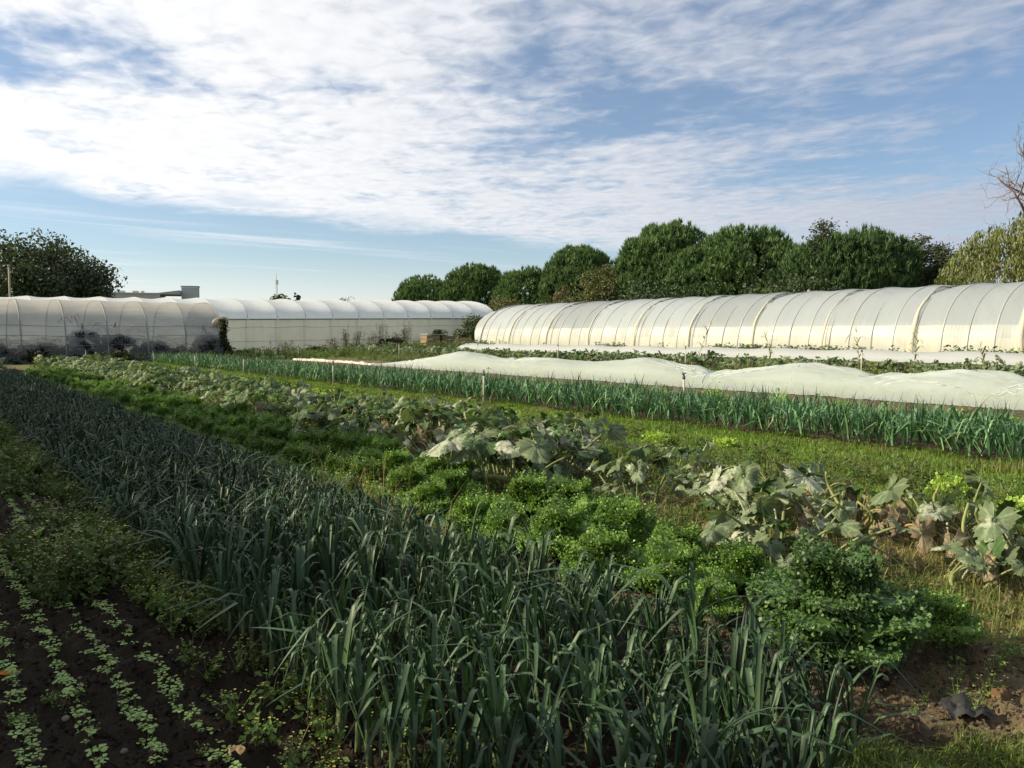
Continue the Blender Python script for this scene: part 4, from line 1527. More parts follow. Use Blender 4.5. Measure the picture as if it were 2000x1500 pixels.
# long weedy grass among squash plants and at the near right corner
X, Y = field(60000, 4.25, 6.9, 0.8, 30, lambda x, y: (0.25 + 0.75 * ss(0.38, 0.6, fbm(x * 1.8, y * 1.8, 144))), 0.06, 2.2)
blades(g, X, Y, ground_z(X, Y) - 0.01, 0.13, 0.006 + 0.0004 * Y, rg, gcol(X, Y, np.array([0.095, 0.140, 0.030]), (0.22, 0.19, 0.085), 0.6), 0.7, .25)
X, Y = field(30000, 4.35, 7.0, 0.6, 4.0, lambda x, y: 0.2 + 0.8 * ss(0.35, 0.6, fbm(x * 2, y * 2, 145)), 0.1)
blades(g, X, Y, ground_z(X, Y) - 0.01, 0.15, 0.005, rg, gcol(X, Y, np.array([0.095, 0.135, 0.03]), (0.25, 0.21, 0.08), 0.7), 0.8, .25)
X, Y = field(26000, 2.5, 4.6, 0.7, 1.9, lambda x, y: ss(1.46, 1.22, y + 0.75 * (x - 3.2) + (fbm(x * 3, y * 3, 146) - .5) * .5), 0.15)
blades(g, X, Y, ground_z(X, Y) - 0.005, 0.07, 0.005, rg, gcol(X, Y, np.array([0.10, 0.14, 0.03]), (0.24, 0.2, 0.08), 0.6), 0.7, .25)
tag(ob('long_grass', g.mesh('long_grass', M_GRASS, False)), 'long untidy grass growing among the squash and kale', 'grass', kind='stuff')

g = Geo()
# dry straw and dead stems lying under the squash
X, Y = field(9000, 4.2, 6.9, 1.2, 20, lambda x, y: ss(0.42, 0.62, fbm(x * 1.4, y * 1.4, 147)), 0.05, 1.8)
blades(g, X, Y, ground_z(X, Y) + 0.01, 0.18, 0.005, rg, np.array([0.24, 0.19, 0.10]), 1.6, .3)
X, Y = field(5000, 4.1, 6.9, 1.2, 16, None, 0.05, 1.6)
Z = ground_z(X, Y) + 0.02
cards(g, np.stack([X, Y, Z + rg.uniform(0, .07, len(X))], 1), 0.042, np.array([0, 0, 1.0]) + rg.normal(0, .5, (len(X), 3)), rg, np.array([0.17, 0.125, 0.08]), .35, .7)
# tall straw wisps at the border of leeks and kale
X = 3.0 + rg.normal(0, .12, 160); Y = 6.0 + rg.normal(0, .45, 160)
blades(g, X, Y, ground_z(X, Y), 0.55, 0.004, rg, np.array([0.30, 0.22, 0.10]), .8, .3)
tag(ob('dry_straw', g.mesh('dry_straw', M_DRY, False)), 'brown straw and dead stems littering the squash row', 'straw', kind='stuff')


def weed_geo(r, h=0.16, nleaf=34, size=0.032, col=(0.10, 0.17, 0.035), flowers=True):
    g = Geo()
    ns = 5
    pts = []
    for k in range(ns):
        az = r.uniform(0, 6.28); le = r.uniform(0.1, 0.75); L = h * r.uniform(.6, 1.15)
        s = np.linspace(0, 1, 4)
        P = np.stack([np.cos(az) * le * L * s ** 1.3, np.sin(az) * le * L * s ** 1.3, L * s * (1 - 0.2 * le)], 1)
        tube(g, P, [0.002, 0.0018, 0.0015, 0.001], (0.16, 0.19, 0.07), 3)
        m = nleaf // ns
        q = r.random(m) ** 0.8
        pts.append(np.stack([np.interp(q, s, P[:, a]) for a in range(3)], 1) + r.normal(0, 0.022, (m, 3)) * [1, 1, .5])
        if flowers:
            cards(g, P[-1:] + r.normal(0, .01, (2, 3)), 0.010, np.tile([0, 0, 1.0], (2, 1)), r, (0.45, 0.42, 0.12), .1, 1)
    pts = np.concatenate(pts)
    cards(g, pts, size, np.array([0, 0, 1.0]) + r.normal(0, .45, (len(pts), 3)), r, col, .22, .6)
    return g


WEEDS = [weed_geo(rg) for _ in range(8)]
WEEDS_DK = [weed_geo(rg, .18, 30, .035, (0.07, 0.12, 0.03)) for _ in range(6)]
g = Geo()
X, Y = field(1500, 0.98, 1.42, 1.2, 22, lambda x, y: 0.15 + 0.85 * ss(0.36, 0.52, fbm(x * 1.5, y * 0.75, 151)) * (0.5 + 0.5 * ss(1.0, 1.2, x)), .1, 1.5)
g.join(scatter(WEEDS, X, Y, ground_z(X, Y), rg, .7, 1.35, .2, .2))
X, Y = field(700, 0.55, 1.15, 5.2, 22, lambda x, y: ss(0.40, 0.6, fbm(x * 1.2, y * 0.5, 152)), .1, 1.2)
g.join(scatter(WEEDS_DK, X, Y, ground_z(X, Y), rg, 1.0, 1.9, .2, .2))
X, Y = field(900, 0.0, 1.1, 1.4, 12, lambda x, y: ss(0.55, 0.75, fbm(x * 3, y * 3, 153)), .1, 1.2)
g.join(scatter(WEEDS, X, Y, ground_z(X, Y), rg, .25, .5, .2, .2))
# scraps of weed between leeks and kale, in the turf and the squash row
X, Y = field(500, 2.85, 4.4, 1.4, 16, lambda x, y: ss(0.45, 0.65, fbm(x * 2, y * 2, 154)), .1, 1.3)
g.join(scatter(WEEDS, X, Y, ground_z(X, Y), rg, .35, .8, .2, .2))
X, Y = field(800, 6.6, 8.9, 2.5, 24, lambda x, y: ss(0.40, 0.6, fbm(x * .9, y * .9, 160)), .05, 1.2)
g.join(scatter(WEEDS_DK, X, Y, ground_z(X, Y), rg, 1.0, 1.7, .2, .25))
X, Y = field(1500, 4.5, 7.4, 9, 44, None, .1, 1.4)
g.join(scatter(WEEDS_DK + WEEDS, X, Y, ground_z(X, Y), rg, 1.1, 2.4, .2, .25))
X, Y = field(2600, 4.3, 8.4, 1.4, 36, lambda x, y: ss(0.36, 0.58, fbm(x * 1.1, y * 1.1, 155)), .1, 1.4)
g.join(scatter(WEEDS_DK + WEEDS[:3], X, Y, ground_z(X, Y), rg, .6, 1.2, .2, .2))
X, Y = field(1500, 21.2, 25.2, 5, 54, lambda x, y: 0.3 + 0.7 * ss(0.4, 0.6, fbm(x * .5, y * .5, 156)), .05)
g.join(scatter(WEEDS + WEEDS_DK, X, Y, tz(X), rg, 1.2, 2.4, .2, .25))
X, Y = field(1300, 8, 44, 47.5, 59, lambda x, y: ss(0.30, 0.55, fbm(x * .5, y * .5, 157)) * ((y < 49.2) | (x > 16)), .05)
g.join(scatter(WEEDS_DK, X, Y, tz(X), rg, 1.5, 4.0, .2, .25))
X, Y = field(500, 13, 18, 3, 40, lambda x, y: ss(0.45, 0.65, fbm(x * .9, y * .9, 158)), .05)
g.join(scatter(WEEDS, X, Y, tz(X), rg, .5, 1.2, .2, .25))
tag(ob('weeds', g.mesh('weeds', M_WEED, False)), 'low leafy weeds along the bed edges and rough ground', 'weeds', kind='stuff')

# crop seen through the net, and low crop along the foot of the long tunnel
g = Geo()
X = 19.2 + rg.uniform(-.66, .35, 3600); Y = rg.uniform(-2, 31, 3600)
k = in_view(X, Y, .05); X, Y = X[k], Y[k]
g.join(scatter([weed_geo(rg, .22, 44, .08, (0.17, 0.25, 0.05), False) for _ in range(5)], X, Y, tz(X), rg, .8, 1.25, .1, .3))
tag(ob('netted_foliage', g.mesh('netted_foliage', M_WEED, False)), 'yellow-green crop dimly seen through the insect net', 'foliage', kind='stuff')
g = Geo()
X = 34.6 + rg.uniform(-.35, .35, 900); Y = rg.uniform(2, 51, 900)
k = in_view(X, Y, .05) & (fbm(X * .2, Y * .55, 159) > .48); X, Y = X[k], Y[k]
g.join(scatter([weed_geo(rg, .42, 30, .11, (0.06, 0.11, 0.03), False) for _ in range(5)], X, Y, tz(X), rg, .9, 1.5, .1, .3))
tag(ob('low_foliage', g.mesh('low_foliage', M_WEED, False)), 'dark leaf tops peeping over the white fleece cover', 'foliage', kind='stuff')

# ------------------------------------------------------------------ trees
def limbs(g, base, h, r0, r, n=6, spread=0.5, col=(0.10, 0.08, 0.06), top=0.55):
    """trunk and main limbs; returns limb tips"""
    t = np.linspace(0, 1, 7)
    P = np.stack([0.06 * h * np.sin(t * 2.2 + r.uniform(0, 6)) * t, 0.05 * h * np.sin(t * 2 + 1) * t, h * top * t], 1) + base
    tube(g, P, r0 * (1 - 0.55 * t), col, 8)
    tips = []
    for k in range(n):
        az = k * 2.4 + r.normal(0, .3); f = r.uniform(0.45, 1)
        b = P[int(f * 6)]
        L = h * spread * r.uniform(.6, 1)
        q = np.linspace(0, 1, 5)
        el = r.uniform(.5, 1.1)
        Q = b + np.stack([np.cos(az) * L * math.cos(el) * q, np.sin(az) * L * math.cos(el) * q, L * math.sin(el) * q ** 0.9], 1)
        tube(g, Q, r0 * 0.4 * (1 - 0.75 * q), col, 6)
        tips.append(Q[-1])
    return np.array(tips)


def lumpy_points(r, n, clumps, rad):
    """points on the shells of many clumps: (point, outward direction)"""
    ci = r.integers(0, len(clumps), n)
    d = rand_dirs(n, r)
    rr = rad[ci] * r.uniform(0.55, 1.08, n)
    return clumps[ci] + d * rr[:, None] * [1, 1, .8], d


def leafy_tree(name, label, x, y, h, w, col, seed, nleaf=11000, size=0.34, low=0.15, group=None, trunk=True, cat='tree', clump=0.17, nc=46, depth=None):
    r = np.random.default_rng(seed)
    z = float(tz(x))
    root = empty(name, (x, y, z))
    g = Geo()
    if trunk:
        limbs(g, np.zeros(3), h, 0.028 * h, r, 7)
        ob('trunk', g.mesh('trunk', M_BARK), root)
    d = rand_dirs(nc, r); u = r.random(nc) ** 0.45
    c = d * u[:, None] * np.array([w / 2, (depth or w) / 2, h * (1 - low) / 2]) * 0.84
    c = c + np.array([0, 0, h * (1 + low) / 2])
    rad = r.uniform(0.7, 1.3, nc) * clump * w
    P, dd = lumpy_points(r, nleaf, c, rad)
    k = P[:, 2] > 0.1
    P, dd = P[k], dd[k]
    cl = np.asarray(col) * (0.8 + 0.4 * r.random((len(P), 1)))
    g = Geo()
    cards(g, P, size, dd + r.normal(0, .7, P.shape), r, cl, .15, .65)
    ob('crown', g.mesh('crown', M_TREE, False), root)
    tag(root, label, cat, group)
    return root


def stone_pine(x, y, h, w, label, seed, col=(0.072, 0.130, 0.040), ntuft=5200, low=0.0):
    r = np.random.default_rng(seed)
    z = float(tz(x))
    root = empty('stone_pine', (x, y, z))
    g = Geo()
    limbs(g, np.zeros(3), h, 0.03 * h, r, 8, 0.40, (0.12, 0.08, 0.055), 0.6)
    ob('trunk', g.mesh('trunk', M_BARK), root)
    # rounded boughs packed on a broad dome that comes well down the trunk
    nc = 120
    th = r.uniform(0, 2 * math.pi, nc); sl = r.uniform(-0.75, 0.98, nc)
    cl = np.sqrt(1 - np.clip(sl, 0, 1) ** 2)
    rad = r.uniform(0.75, 1.2, nc) * w * 0.105
    c = np.stack([np.cos(th) * cl * w * .385, np.sin(th) * cl * w * .385, h * 0.52 + np.clip(sl, -.75, 1) * (h * .44 - w * .10)], 1)
    ci = r.integers(0, nc, ntuft)
    d = rand_dirs(ntuft, r)
    d[:, 2] = d[:, 2] * 0.8 + 0.2
    P = c[ci] + d * rad[ci][:, None]
    k = P[:, 2] > 0.4
    P = P[k]
    n = len(P)
    k = 12
    up = np.stack([P[:, 0] * .05, P[:, 1] * .05, np.ones(n)], 1) + r.normal(0, .16, (n, 3))
    D = np.repeat(up, k, 0) + r.normal(0, .27, (n * k, 3))
    D /= np.linalg.norm(D, axis=1, keepdims=True)
    B = np.repeat(P, k, 0) + r.normal(0, .05, (n * k, 3))
    f = (w / 11) ** 0.5
    L = r.uniform(.3, .62, n * k)[:, None] * f
    S = np.cross(D, rand_dirs(n * k, r)); S /= np.linalg.norm(S, axis=1, keepdims=True) + 1e-9
    wd = 0.05 * f
    V = np.stack([B - S * wd, B + S * wd, B + D * L], 1).reshape(-1, 3)
    tone = np.repeat(r.uniform(.75, 1.3, n), k)[:, None] * np.asarray(col)
    C = np.repeat(tone, 3, 0)
    g = Geo(); g.add(V, np.arange(len(V)).reshape(-1, 3), C)
    # darker needle cards filling the inside of each bough
    m = 4200
    ci = r.integers(0, nc, m)
    Q = c[ci] + rand_dirs(m, r) * (rad[ci] * r.random(m) ** .4 * .85)[:, None]
    cards(g, Q, .42 * f, rand_dirs(m, r), r, np.asarray(col) * .75, .2, .7)
    ob('crown', g.mesh('crown', M_NEEDLE, False), root)
    tag(root, label, 'pine tree', 'pines behind the long tunnel')


stone_pine(69.5, 116.5, 11.2, 11.5, 'smallest and farthest stone pine at the left end of the pine row', 201)
stone_pine(62.3, 90.5, 10.9, 11.0, 'rounded stone pine, second from the left end of the row', 202)
stone_pine(61.7, 78.5, 9.6, 9.0, 'low stone pine in the dip between two rounder pines', 203)
stone_pine(60.0, 67.0, 11.4, 9.0, 'stone pine sloping up beside the tallest broad pine', 204)
stone_pine(59.5, 53.5, 12.3, 11.5, 'tallest broad dark stone pine above the middle of the long tunnel', 205, ntuft=6200)
stone_pine(60.5, 45.0, 11.2, 10.5, 'rounded stone pine joined to the right side of the tallest one', 206, ntuft=5600)
stone_pine(59.0, 49.5, 9.8, 8.5, 'lower dark pine filling the space under the two big pines', 207)
stone_pine(61.5, 35.8, 10.0, 11.5, 'broad dull stone pine right of the gap in the pine row', 208, (0.050, 0.095, 0.032), 5600)


def spruce(x, y, h, w, label, seed, col):
    r = np.random.default_rng(seed)
    root = empty('conifer_tree', (x, y, float(tz(x))))
    g = Geo()
    tube(g, [(0, 0, 0), (0.1, 0, h * .5), (0, 0, h * .98)], [0.024 * h, .014 * h, .02], (0.1, .08, .06), 7)
    tiers = 24
    P, N = [], []
    for k in range(tiers):
        f = k / tiers
        zc = h * (0.12 + 0.86 * f)
        R_ = w / 2 * (1 - f) ** 0.62 * r.uniform(.75, 1.1) + .12
        nb = int(9 - 5 * f) + 1
        for j in range(nb):
            az = r.uniform(0, 6.28)
            q = np.linspace(0.08, 1, 6)
            B = np.stack([np.cos(az) * R_ * q, np.sin(az) * R_ * q, zc + 0.25 * R_ * q ** 2 * r.uniform(.2, 1)], 1)
            tube(g, B, 0.03 * (1 - q * .8), (0.13, .11, .09), 4)
            m = int(26 * (0.3 + R_ / w * 2))
            i = r.random(m) ** .7 * 5
            P.append(np.stack([np.interp(i, np.arange(6), B[:, a]) for a in range(3)], 1) + r.normal(0, .26, (m, 3)) * [1, 1, .6])
    ob('trunk', g.mesh('trunk', M_BARK), root)
    P = np.concatenate(P)
    g = Geo()
    P = np.concatenate([P, P + r.normal(0, .22, P.shape)])
    cards(g, P, 0.27, np.array([0, 0, .8]) + r.normal(0, .6, P.shape), r, np.asarray(col), .3, .45)
    ob('crown', g.mesh('crown', M_NEEDLE, False), root)
    tag(root, label, 'conifer', 'conifers behind the long tunnel')


spruce(58.5, 36.4, 10.4, 6.5, 'greyish spiky conifer standing in front of the dull stone pine', 211, (0.055, 0.078, 0.038))
spruce(66.5, 32.5, 9.3, 8.5, 'thin greyish conifer with bare lower branches beside the willow', 212, (0.060, 0.082, 0.040))
spruce(64.0, 29.8, 8.2, 6.0, 'short dark conifer between the thin conifer and the willow', 213, (0.045, 0.065, 0.032))
leafy_tree('oak_tree', 'dark round oak rising behind the left-hand tunnels', 10.5, 97.5, 12.7, 16.5, (0.042, 0.060, 0.030), 226, 34000, .36, .0, clump=.115, nc=170)
leafy_tree('roadside_tree', 'olive tree cut by the left picture edge beside the pole', 1.0, 99, 9.6, 5.5, (0.05, 0.065, 0.028), 221, 4500, .35, .05)
leafy_tree('shrub', 'olive-brown shrub between the left pines and the tunnel end', 50.5, 69.0, 5.2, 6.5, (0.085, 0.085, 0.035), 222, 5200, .26, .0, 'shrubs behind the tunnels')
leafy_tree('shrub', 'green-brown shrub just above the far end of the long tunnel', 53.0, 62.0, 5.6, 6.0, (0.075, 0.085, 0.030), 223, 5200, .26, .0, 'shrubs behind the tunnels')
leafy_tree('small_tree', 'yellowing thin-leaved tree in front of the sloping pine', 54.0, 57.5, 8.2, 6.0, (0.085, 0.092, 0.033), 224, 5200, .24, .1, 'shrubs behind the tunnels')
leafy_tree('small_tree', 'rusty thin-leaved sapling left of the yellowing tree', 54.0, 63.5, 6.4, 3.2, (0.10, 0.082, 0.04), 225, 1800, .22, .1, 'shrubs behind the tunnels')
leafy_tree('shrub', 'low scrub with red twigs by the broken stump', 50.0, 34.5, 3.9, 10.0, (0.07, 0.08, 0.03), 226, 5000, .24, .0, 'shrubs behind the tunnels', depth=4)
leafy_tree('shrub', 'dark undergrowth below the dull pine and spiky conifer', 55.5, 35.5, 5.2, 15.0, (0.036, 0.058, 0.022), 233, 9000, .3, .0, 'shrubs behind the tunnels', depth=9)
leafy_tree('shrub', 'dark undergrowth under the tallest pines', 54.0, 48.5, 5.4, 14.0, (0.032, 0.055, 0.02), 227, 9000, .3, .0, 'shrubs behind the tunnels', depth=10)
leafy_tree('bush', 'dark green bush against the right end of the white greenhouse', 39.4, 57.6, 2.7, 4.0, (0.04, 0.062, 0.022), 228, 5000, .17, .0, cat='bush', trunk=False)
leafy_tree('bush', 'small grey bush left of the wooden crates by the greenhouse', 36.4, 58.6, 1.7, 1.6, (0.055, 0.075, 0.04), 229, 1300, .13, .0, cat='bush', trunk=False)
leafy_tree('treetop', 'small round tree below the radio mast above the greenhouse roof', 60.0, 157.0, 9.6, 5.0, (0.05, 0.06, 0.025), 230, 1600, .45, .3)
leafy_tree('slim_tree', 'slim column-like tree right of the radio mast', 63.0, 156.0, 11.6, 1.5, (0.045, 0.055, 0.028), 231, 900, .36, .1)
leafy_tree('treetop', 'faint treetop just above the middle of the greenhouse roof', 80.0, 168.0, 9.8, 6.0, (0.06, 0.07, 0.03), 232, 1200, .4, .3)


def willow():
    r = np.random.default_rng(240)
    x, y, h = 61.0, 22.4, 9.5
    root = empty('willow_tree', (x, y, float(tz(x))))
    g = Geo()
    limbs(g, np.zeros(3), h, .35, r, 9, .5, (0.14, .11, .08), .6)
    ob('trunk', g.mesh('trunk', M_BARK), root)
    P = []
    for k in range(1100):
        az = r.uniform(0, 6.28); u = r.random() ** .55
        if vn(az * 3.5, u * 4, 88) < .33:
            continue
        R_ = 5.4 * u * (.82 + .3 * vn(az * 2, 1.5, 89))
        top = (h * np.sqrt(max(0.02, 1 - (R_ / 6.4) ** 2)) * .97 + .6 * np.sin(az * 3) * u) * r.uniform(.9, 1.0)
        L = r.uniform(1.0, 4.0)
        s = np.linspace(0, 1, 22)
        out_ = .55 * np.minimum(1, s * 4)
        xx = np.cos(az) * (R_ + out_) + .12 * np.sin(s * 5 + k); yy = np.sin(az) * (R_ + out_) + .1 * np.sin(s * 4 + k)
        P.append(np.stack([xx, yy, np.maximum(top + .25 * np.sin(np.minimum(1, s * 4) * math.pi) - L * s, .3)], 1) + r.normal(0, .06, (22, 3)))
    P = np.concatenate(P)
    g = Geo()
    n = len(P)
    N = rand_dirs(n, r); N[:, 2] *= .25
    N /= np.linalg.norm(N, axis=1, keepdims=True)
    a = np.array([0, 0, -1.0]) + r.normal(0, .3, (n, 3)); b = np.cross(a, N)
    sz = r.uniform(.09, .17, n)[:, None]
    V = np.stack([P - a * sz, P + b * sz * .35, P + a * sz, P - b * sz * .35], 1).reshape(-1, 3)
    C = np.repeat(np.array([0.125, 0.145, 0.046]) * np.repeat(r.uniform(.6, 1.3, n // 22), 22)[:, None] * r.uniform(.8, 1.2, (n, 1)), 4, 0)
    g.add(V, np.arange(4 * n).reshape(-1, 4), C)
    ob('crown', g.mesh('crown', M_TREE, False), root)
    tag(root, 'yellowing weeping willow above the right end of the long tunnel', 'willow')


willow()


def bare_tree(name, label, x, y, h, seed, r0, depth=5, col=(0.17, 0.13, 0.11), lean=(0, 0), first=0.45, spread=.62, trunk=.58, shrink=(.5, .78), m0=4):
    r = np.random.default_rng(seed)
    root = empty(name, (x, y, float(tz(x))))
    gt, gb = Geo(), Geo()

    def grow(p, d, L, rad, lev):
        n = 6
        P = [p]
        dd = d.copy()
        for k in range(n - 1):
            dd = dd + r.normal(0, .13 + .05 * lev, 3) + np.array([0, 0, .03 * lev])
            dd /= np.linalg.norm(dd)
            P.append(P[-1] + dd * L / (n - 1))
        P = np.array(P)
        tube(gt if lev == 0 else gb, P, np.linspace(rad, rad * .55, n), col, 7 if lev < 2 else 4)
        if lev >= depth:
            return
        m = m0 if lev == 0 else (4 if lev < 2 else 3)
        for k in range(m):
            f = r.uniform(first, 1.0) if lev == 0 else r.uniform(.3, 1.0)
            b = P[min(n - 1, int(f * (n - 1) + .5))]
            nd_ = dd + rand_dirs(1, r)[0] * spread * (1.25 + .15 * lev)
            nd_ /= np.linalg.norm(nd_)
            grow(b, nd_, L * r.uniform(*shrink) * (.55 if lev == 0 and trunk > .6 else 1), rad * .5, lev + 1)

    d0 = np.array([lean[0], lean[1], 1.0]); d0 /= np.linalg.norm(d0)
    grow(np.zeros(3), d0, h * trunk, r0, 0)
    ob('trunk', gt.mesh('trunk', M_BARK), root)
    ob('branches', gb.mesh('branches', M_BARK), root)
    tag(root, label, 'tree')
    return root


bare_tree('dead_tree', 'leafless dead tree with spreading twigs above the willow', 63.4, 23.4, 11.9, 252, .27, 5, spread=1.35, trunk=.88, first=.74, shrink=(.55, .8), m0=9)
bare_tree('stump', 'broken pale stump with two prongs behind the tunnel ridge', 52.5, 32.4, 5.2, 255, .4, 1, (0.30, .25, .19))

# trees standing beside the field, left of the camera: they shade the near beds
for k, (hx, hy, hh, hw) in enumerate([(-5.4, 1.6, 6.0, 4.4), (-5.4, 4.8, 6.1, 4.4), (-5.6, 8.6, 5.1, 4.2), (-5.6, 12.0, 5.6, 4.2), (-5.6, 15.7, 8.2, 5.4), (-5.4, 19.8, 7.7, 4.8), (-5.6, 23.6, 6.9, 5.0), (-5.4, 27.6, 6.7, 5.0), (-5.4, 31.6, 6.9, 5.0), (-5.4, 35.6, 6.7, 5.0), (-5.4, 39.8, 6.9, 5.0), (-5.4, 44, 6.7, 5.0)]):
    leafy_tree('hedge_tree', 'leafy hedge tree beside the seedling bed, out of the picture on the left', hx, hy, hh, hw, (0.05, 0.08, 0.025), 300 + k, 7000, .30, .0, 'hedge left of the field', nc=60, clump=.19)

# ------------------------------------------------------------------ brambles, vine, dead stalks
def bramble(x, y, h, w, d, label, seed, col=(0.035, 0.05, 0.022), n=3000, size=.13, lump=.22, group='brambles at the grimy tunnel'):
    r = np.random.default_rng(seed)
    root = empty('bramble_bush', (x, y, float(tz(x))))
    g = Geo()
    for k in range(14):
        az = r.uniform(0, 6.28); q = np.linspace(0, 1, 7); L = r.uniform(.6, 1.1)
        P = np.stack([np.cos(az) * w / 2 * L * q, np.sin(az) * d / 2 * L * q, h * 1.02 * np.sin(q * 2.1) * r.uniform(.7, 1)], 1)
        tube(g, P, .012, (0.12, .09, .06), 4)
    ob('canes', g.mesh('canes', M_BARK), root)
    g = Geo()
    nc = 26
    c = rand_dirs(nc, r) * [w * .38, d * .38, h * .5]
    c[:, 2] = np.abs(c[:, 2]) * 1.2
    P, dd = lumpy_points(r, n, c, r.uniform(.7, 1.2, nc) * min(w, h, d) * lump)
    k = P[:, 2] > 0.02
    cards(g, P[k], size, dd[k] + r.normal(0, .6, (k.sum(), 3)), r, np.asarray(col), .3, .75)
    ob('foliage', g.mesh('foliage', M_WEED, False), root)
    tag(root, label, 'bramble', group)


for k, (x, h, w, lab) in enumerate([
        (3.2, 1.1, 2.6, 'bramble pressed inside the grimy tunnel at the left picture edge'),
        (5.6, .95, 2.4, 'low bramble inside the grimy tunnel, second from the left'),
        (7.9, 1.75, 2.0, 'tall thin bramble inside the grimy tunnel reaching mid height'),
        (9.6, 1.55, 2.4, 'widest bramble mass inside the middle of the grimy tunnel'),
        (11.5, 1.05, 2.2, 'bramble inside the grimy tunnel right of the widest mass'),
        (13.2, .7, 2.2, 'lowest bramble inside the grimy tunnel near its end'),
        (14.6, 1.5, 1.3, 'bramble arching inside the last bay of the grimy tunnel')]):
    bramble(x, 50.55, h * 1.55, w * 1.4, .85, lab, 400 + k, (0.02, .032, .022), n=9000, size=.12, lump=.42)
bramble(1.6, 48.9, 1.0, 3.4, 1.2, 'dark bramble heap outside the grimy tunnel at the left edge', 410)
bramble(5.2, 48.9, .75, 2.6, 1.1, 'dark weed mound outside the grimy tunnel left of the round one', 411)
bramble(9.2, 48.4, .85, 1.7, 1.3, 'round dark weed mound in front of the grimy tunnel', 412)
bramble(19.5, 58.6, .55, 3.0, 1.2, 'flat dark bramble at the greenhouse foot beside the black heap', 413, group='brambles at the white greenhouse')
bramble(24.6, 57.2, .7, 2.6, 1.2, 'dark bramble in front of the greenhouse left of the stalks', 414, group='brambles at the white greenhouse')
bramble(27.8, 57.0, .65, 3.0, 1.2, 'long dark bramble left of the dead stalks by the greenhouse', 415, group='brambles at the white greenhouse')
bramble(31.4, 58.0, 1.15, 4.0, 1.2, 'dark tangled bramble under the dead stalks by the greenhouse', 416, (0.05, .052, .03), group='brambles at the white greenhouse')


def vine():
    r = np.random.default_rng(420)
    root = empty('creeper_vine', (15.55, 49.95, 0))
    g = Geo()
    q = np.linspace(0, 1, 12)
    st = np.stack([-.25 + .45 * (1 - q) ** 1.5 + .06 * np.sin(q * 9), .1 * np.sin(q * 5), 2.45 * q], 1)
    tube(g, st, .03 * (1 - .6 * q), (0.10, .08, .06), 6)
    ob('stem', g.mesh('stem', M_BARK), root)
    n = 2300
    i = r.random(n) ** 1.25 * 11
    P = np.stack([np.interp(i, np.arange(12), st[:, a]) for a in range(3)], 1)
    wd = np.interp(i, [0, 3, 6, 11], [.42, .28, .16, .20])
    P = P + r.normal(0, 1, (n, 3)) * wd[:, None] * [.6, .6, .35]
    g = Geo()
    cards(g, P[P[:, 2] > .02], .12, rand_dirs(n, r)[P[:, 2] > .02], r, (0.035, .045, .022), .3, .8)
    ob('foliage', g.mesh('foliage', M_WEED, False), root)
    tag(root, 'dark creeper climbing the open corner of the grimy tunnel', 'creeper')


vine()


def dead_stalks(x, y, h, w, label, seed, n=16):
    r = np.random.default_rng(seed)
    root = empty('dead_stalks', (x, y, float(tz(x))))
    gs, gh = Geo(), Geo()
    for k in range(n):
        bx, by = r.normal(0, w * .28), r.normal(0, .2)
        L = h * r.uniform(.6, 1.05); le = r.normal(0, .13)
        q = np.linspace(0, 1, 5)
        P = np.stack([bx + le * L * q ** 1.5, by + 0 * q, L * q], 1)
        tube(gs, P, .011 * (1 - .6 * q), (0.16, .12, .08), 4)
        m = 34
        i = r.random(m) ** .6 * 4
        Q = np.stack([np.interp(i, np.arange(5), P[:, a]) for a in range(3)], 1) + r.normal(0, .075, (m, 3))
        cards(gh, Q, .085, rand_dirs(m, r), r, (0.13, .10, .065), .3, .4)
    ob('stems', gs.mesh('stems', M_DRY), root)
    tag(ob('seed_heads', gh.mesh('seed_heads', M_DRY, False), root), kind='stuff')
    tag(root, label, 'dead weeds', 'dead stalks along the greenhouse wall')


for k, (x, h, w, lab) in enumerate([
        (26.6, 1.0, .8, 'short dead stalks left of the first tall clump by the greenhouse'),
        (27.7, 2.05, .7, 'tall dead brown stalks, leftmost tall clump at the greenhouse wall'),
        (28.6, 1.75, .7, 'dead stalk clump second from the left at the greenhouse wall'),
        (30.0, 1.35, 1.4, 'wide loose dead stalks in the middle of the greenhouse wall'),
        (31.0, 2.1, .8, 'dead stalks with a curled top in the middle of the wall'),
        (32.2, 1.5, .7, 'thin dead stalks left of the densest clump'),
        (33.1, 2.1, .75, 'densest tall dead stalks nearest the wooden crates'),
        (22.6, 1.0, 1.2, 'sparse dead twigs over the left bramble at the greenhouse')]):
    dead_stalks(x, 58.7, h, w, lab, 430 + k, 22 if k == 6 else 15)


def maize(x, y, h, label, seed):
    r = np.random.default_rng(seed)
    root = empty('maize_plant', (x, y, float(tz(x))))
    g = Geo()
    q = np.linspace(0, 1, 6)
    le = r.normal(0, .18)
    P = np.stack([.1 * le * q, le * h * q ** 1.6, h * q], 1)
    tube(g, P, .014 * (1 - .6 * q), (0.30, .28, .12), 6)
    ob('stalk', g.mesh('stalk', M_DRY), root)
    for k in range(7):
        g = Geo()
        a = ribbon(r.uniform(.4, .7), .05, r.uniform(.4, .8), r.uniform(.9, 1.8), r.uniform(.3, .5), .4, 8, .3, r, (0, 0, 0), .3, 1.6, (0.14, .19, .05), (0.28, .26, .12))
        g.add(*a)
        f = .3 + .09 * k
        o = ob('leaf', g.mesh('maize_leaf', M_DRY), root, tuple(np.array([np.interp(f * 5, np.arange(6), P[:, c]) for c in range(3)])), k * math.pi + r.normal(0, .5) + 1.2)
    g = Geo()
    for k in range(6):
        tube(g, [P[-1], P[-1] + [r.normal(0, .06), r.normal(0, .06), .2]], .004, (0.4, .33, .18), 4)
    ob('tassel', g.mesh('tassel', M_DRY), root)
    tag(root, label, 'maize', 'stray maize in the far squash row')


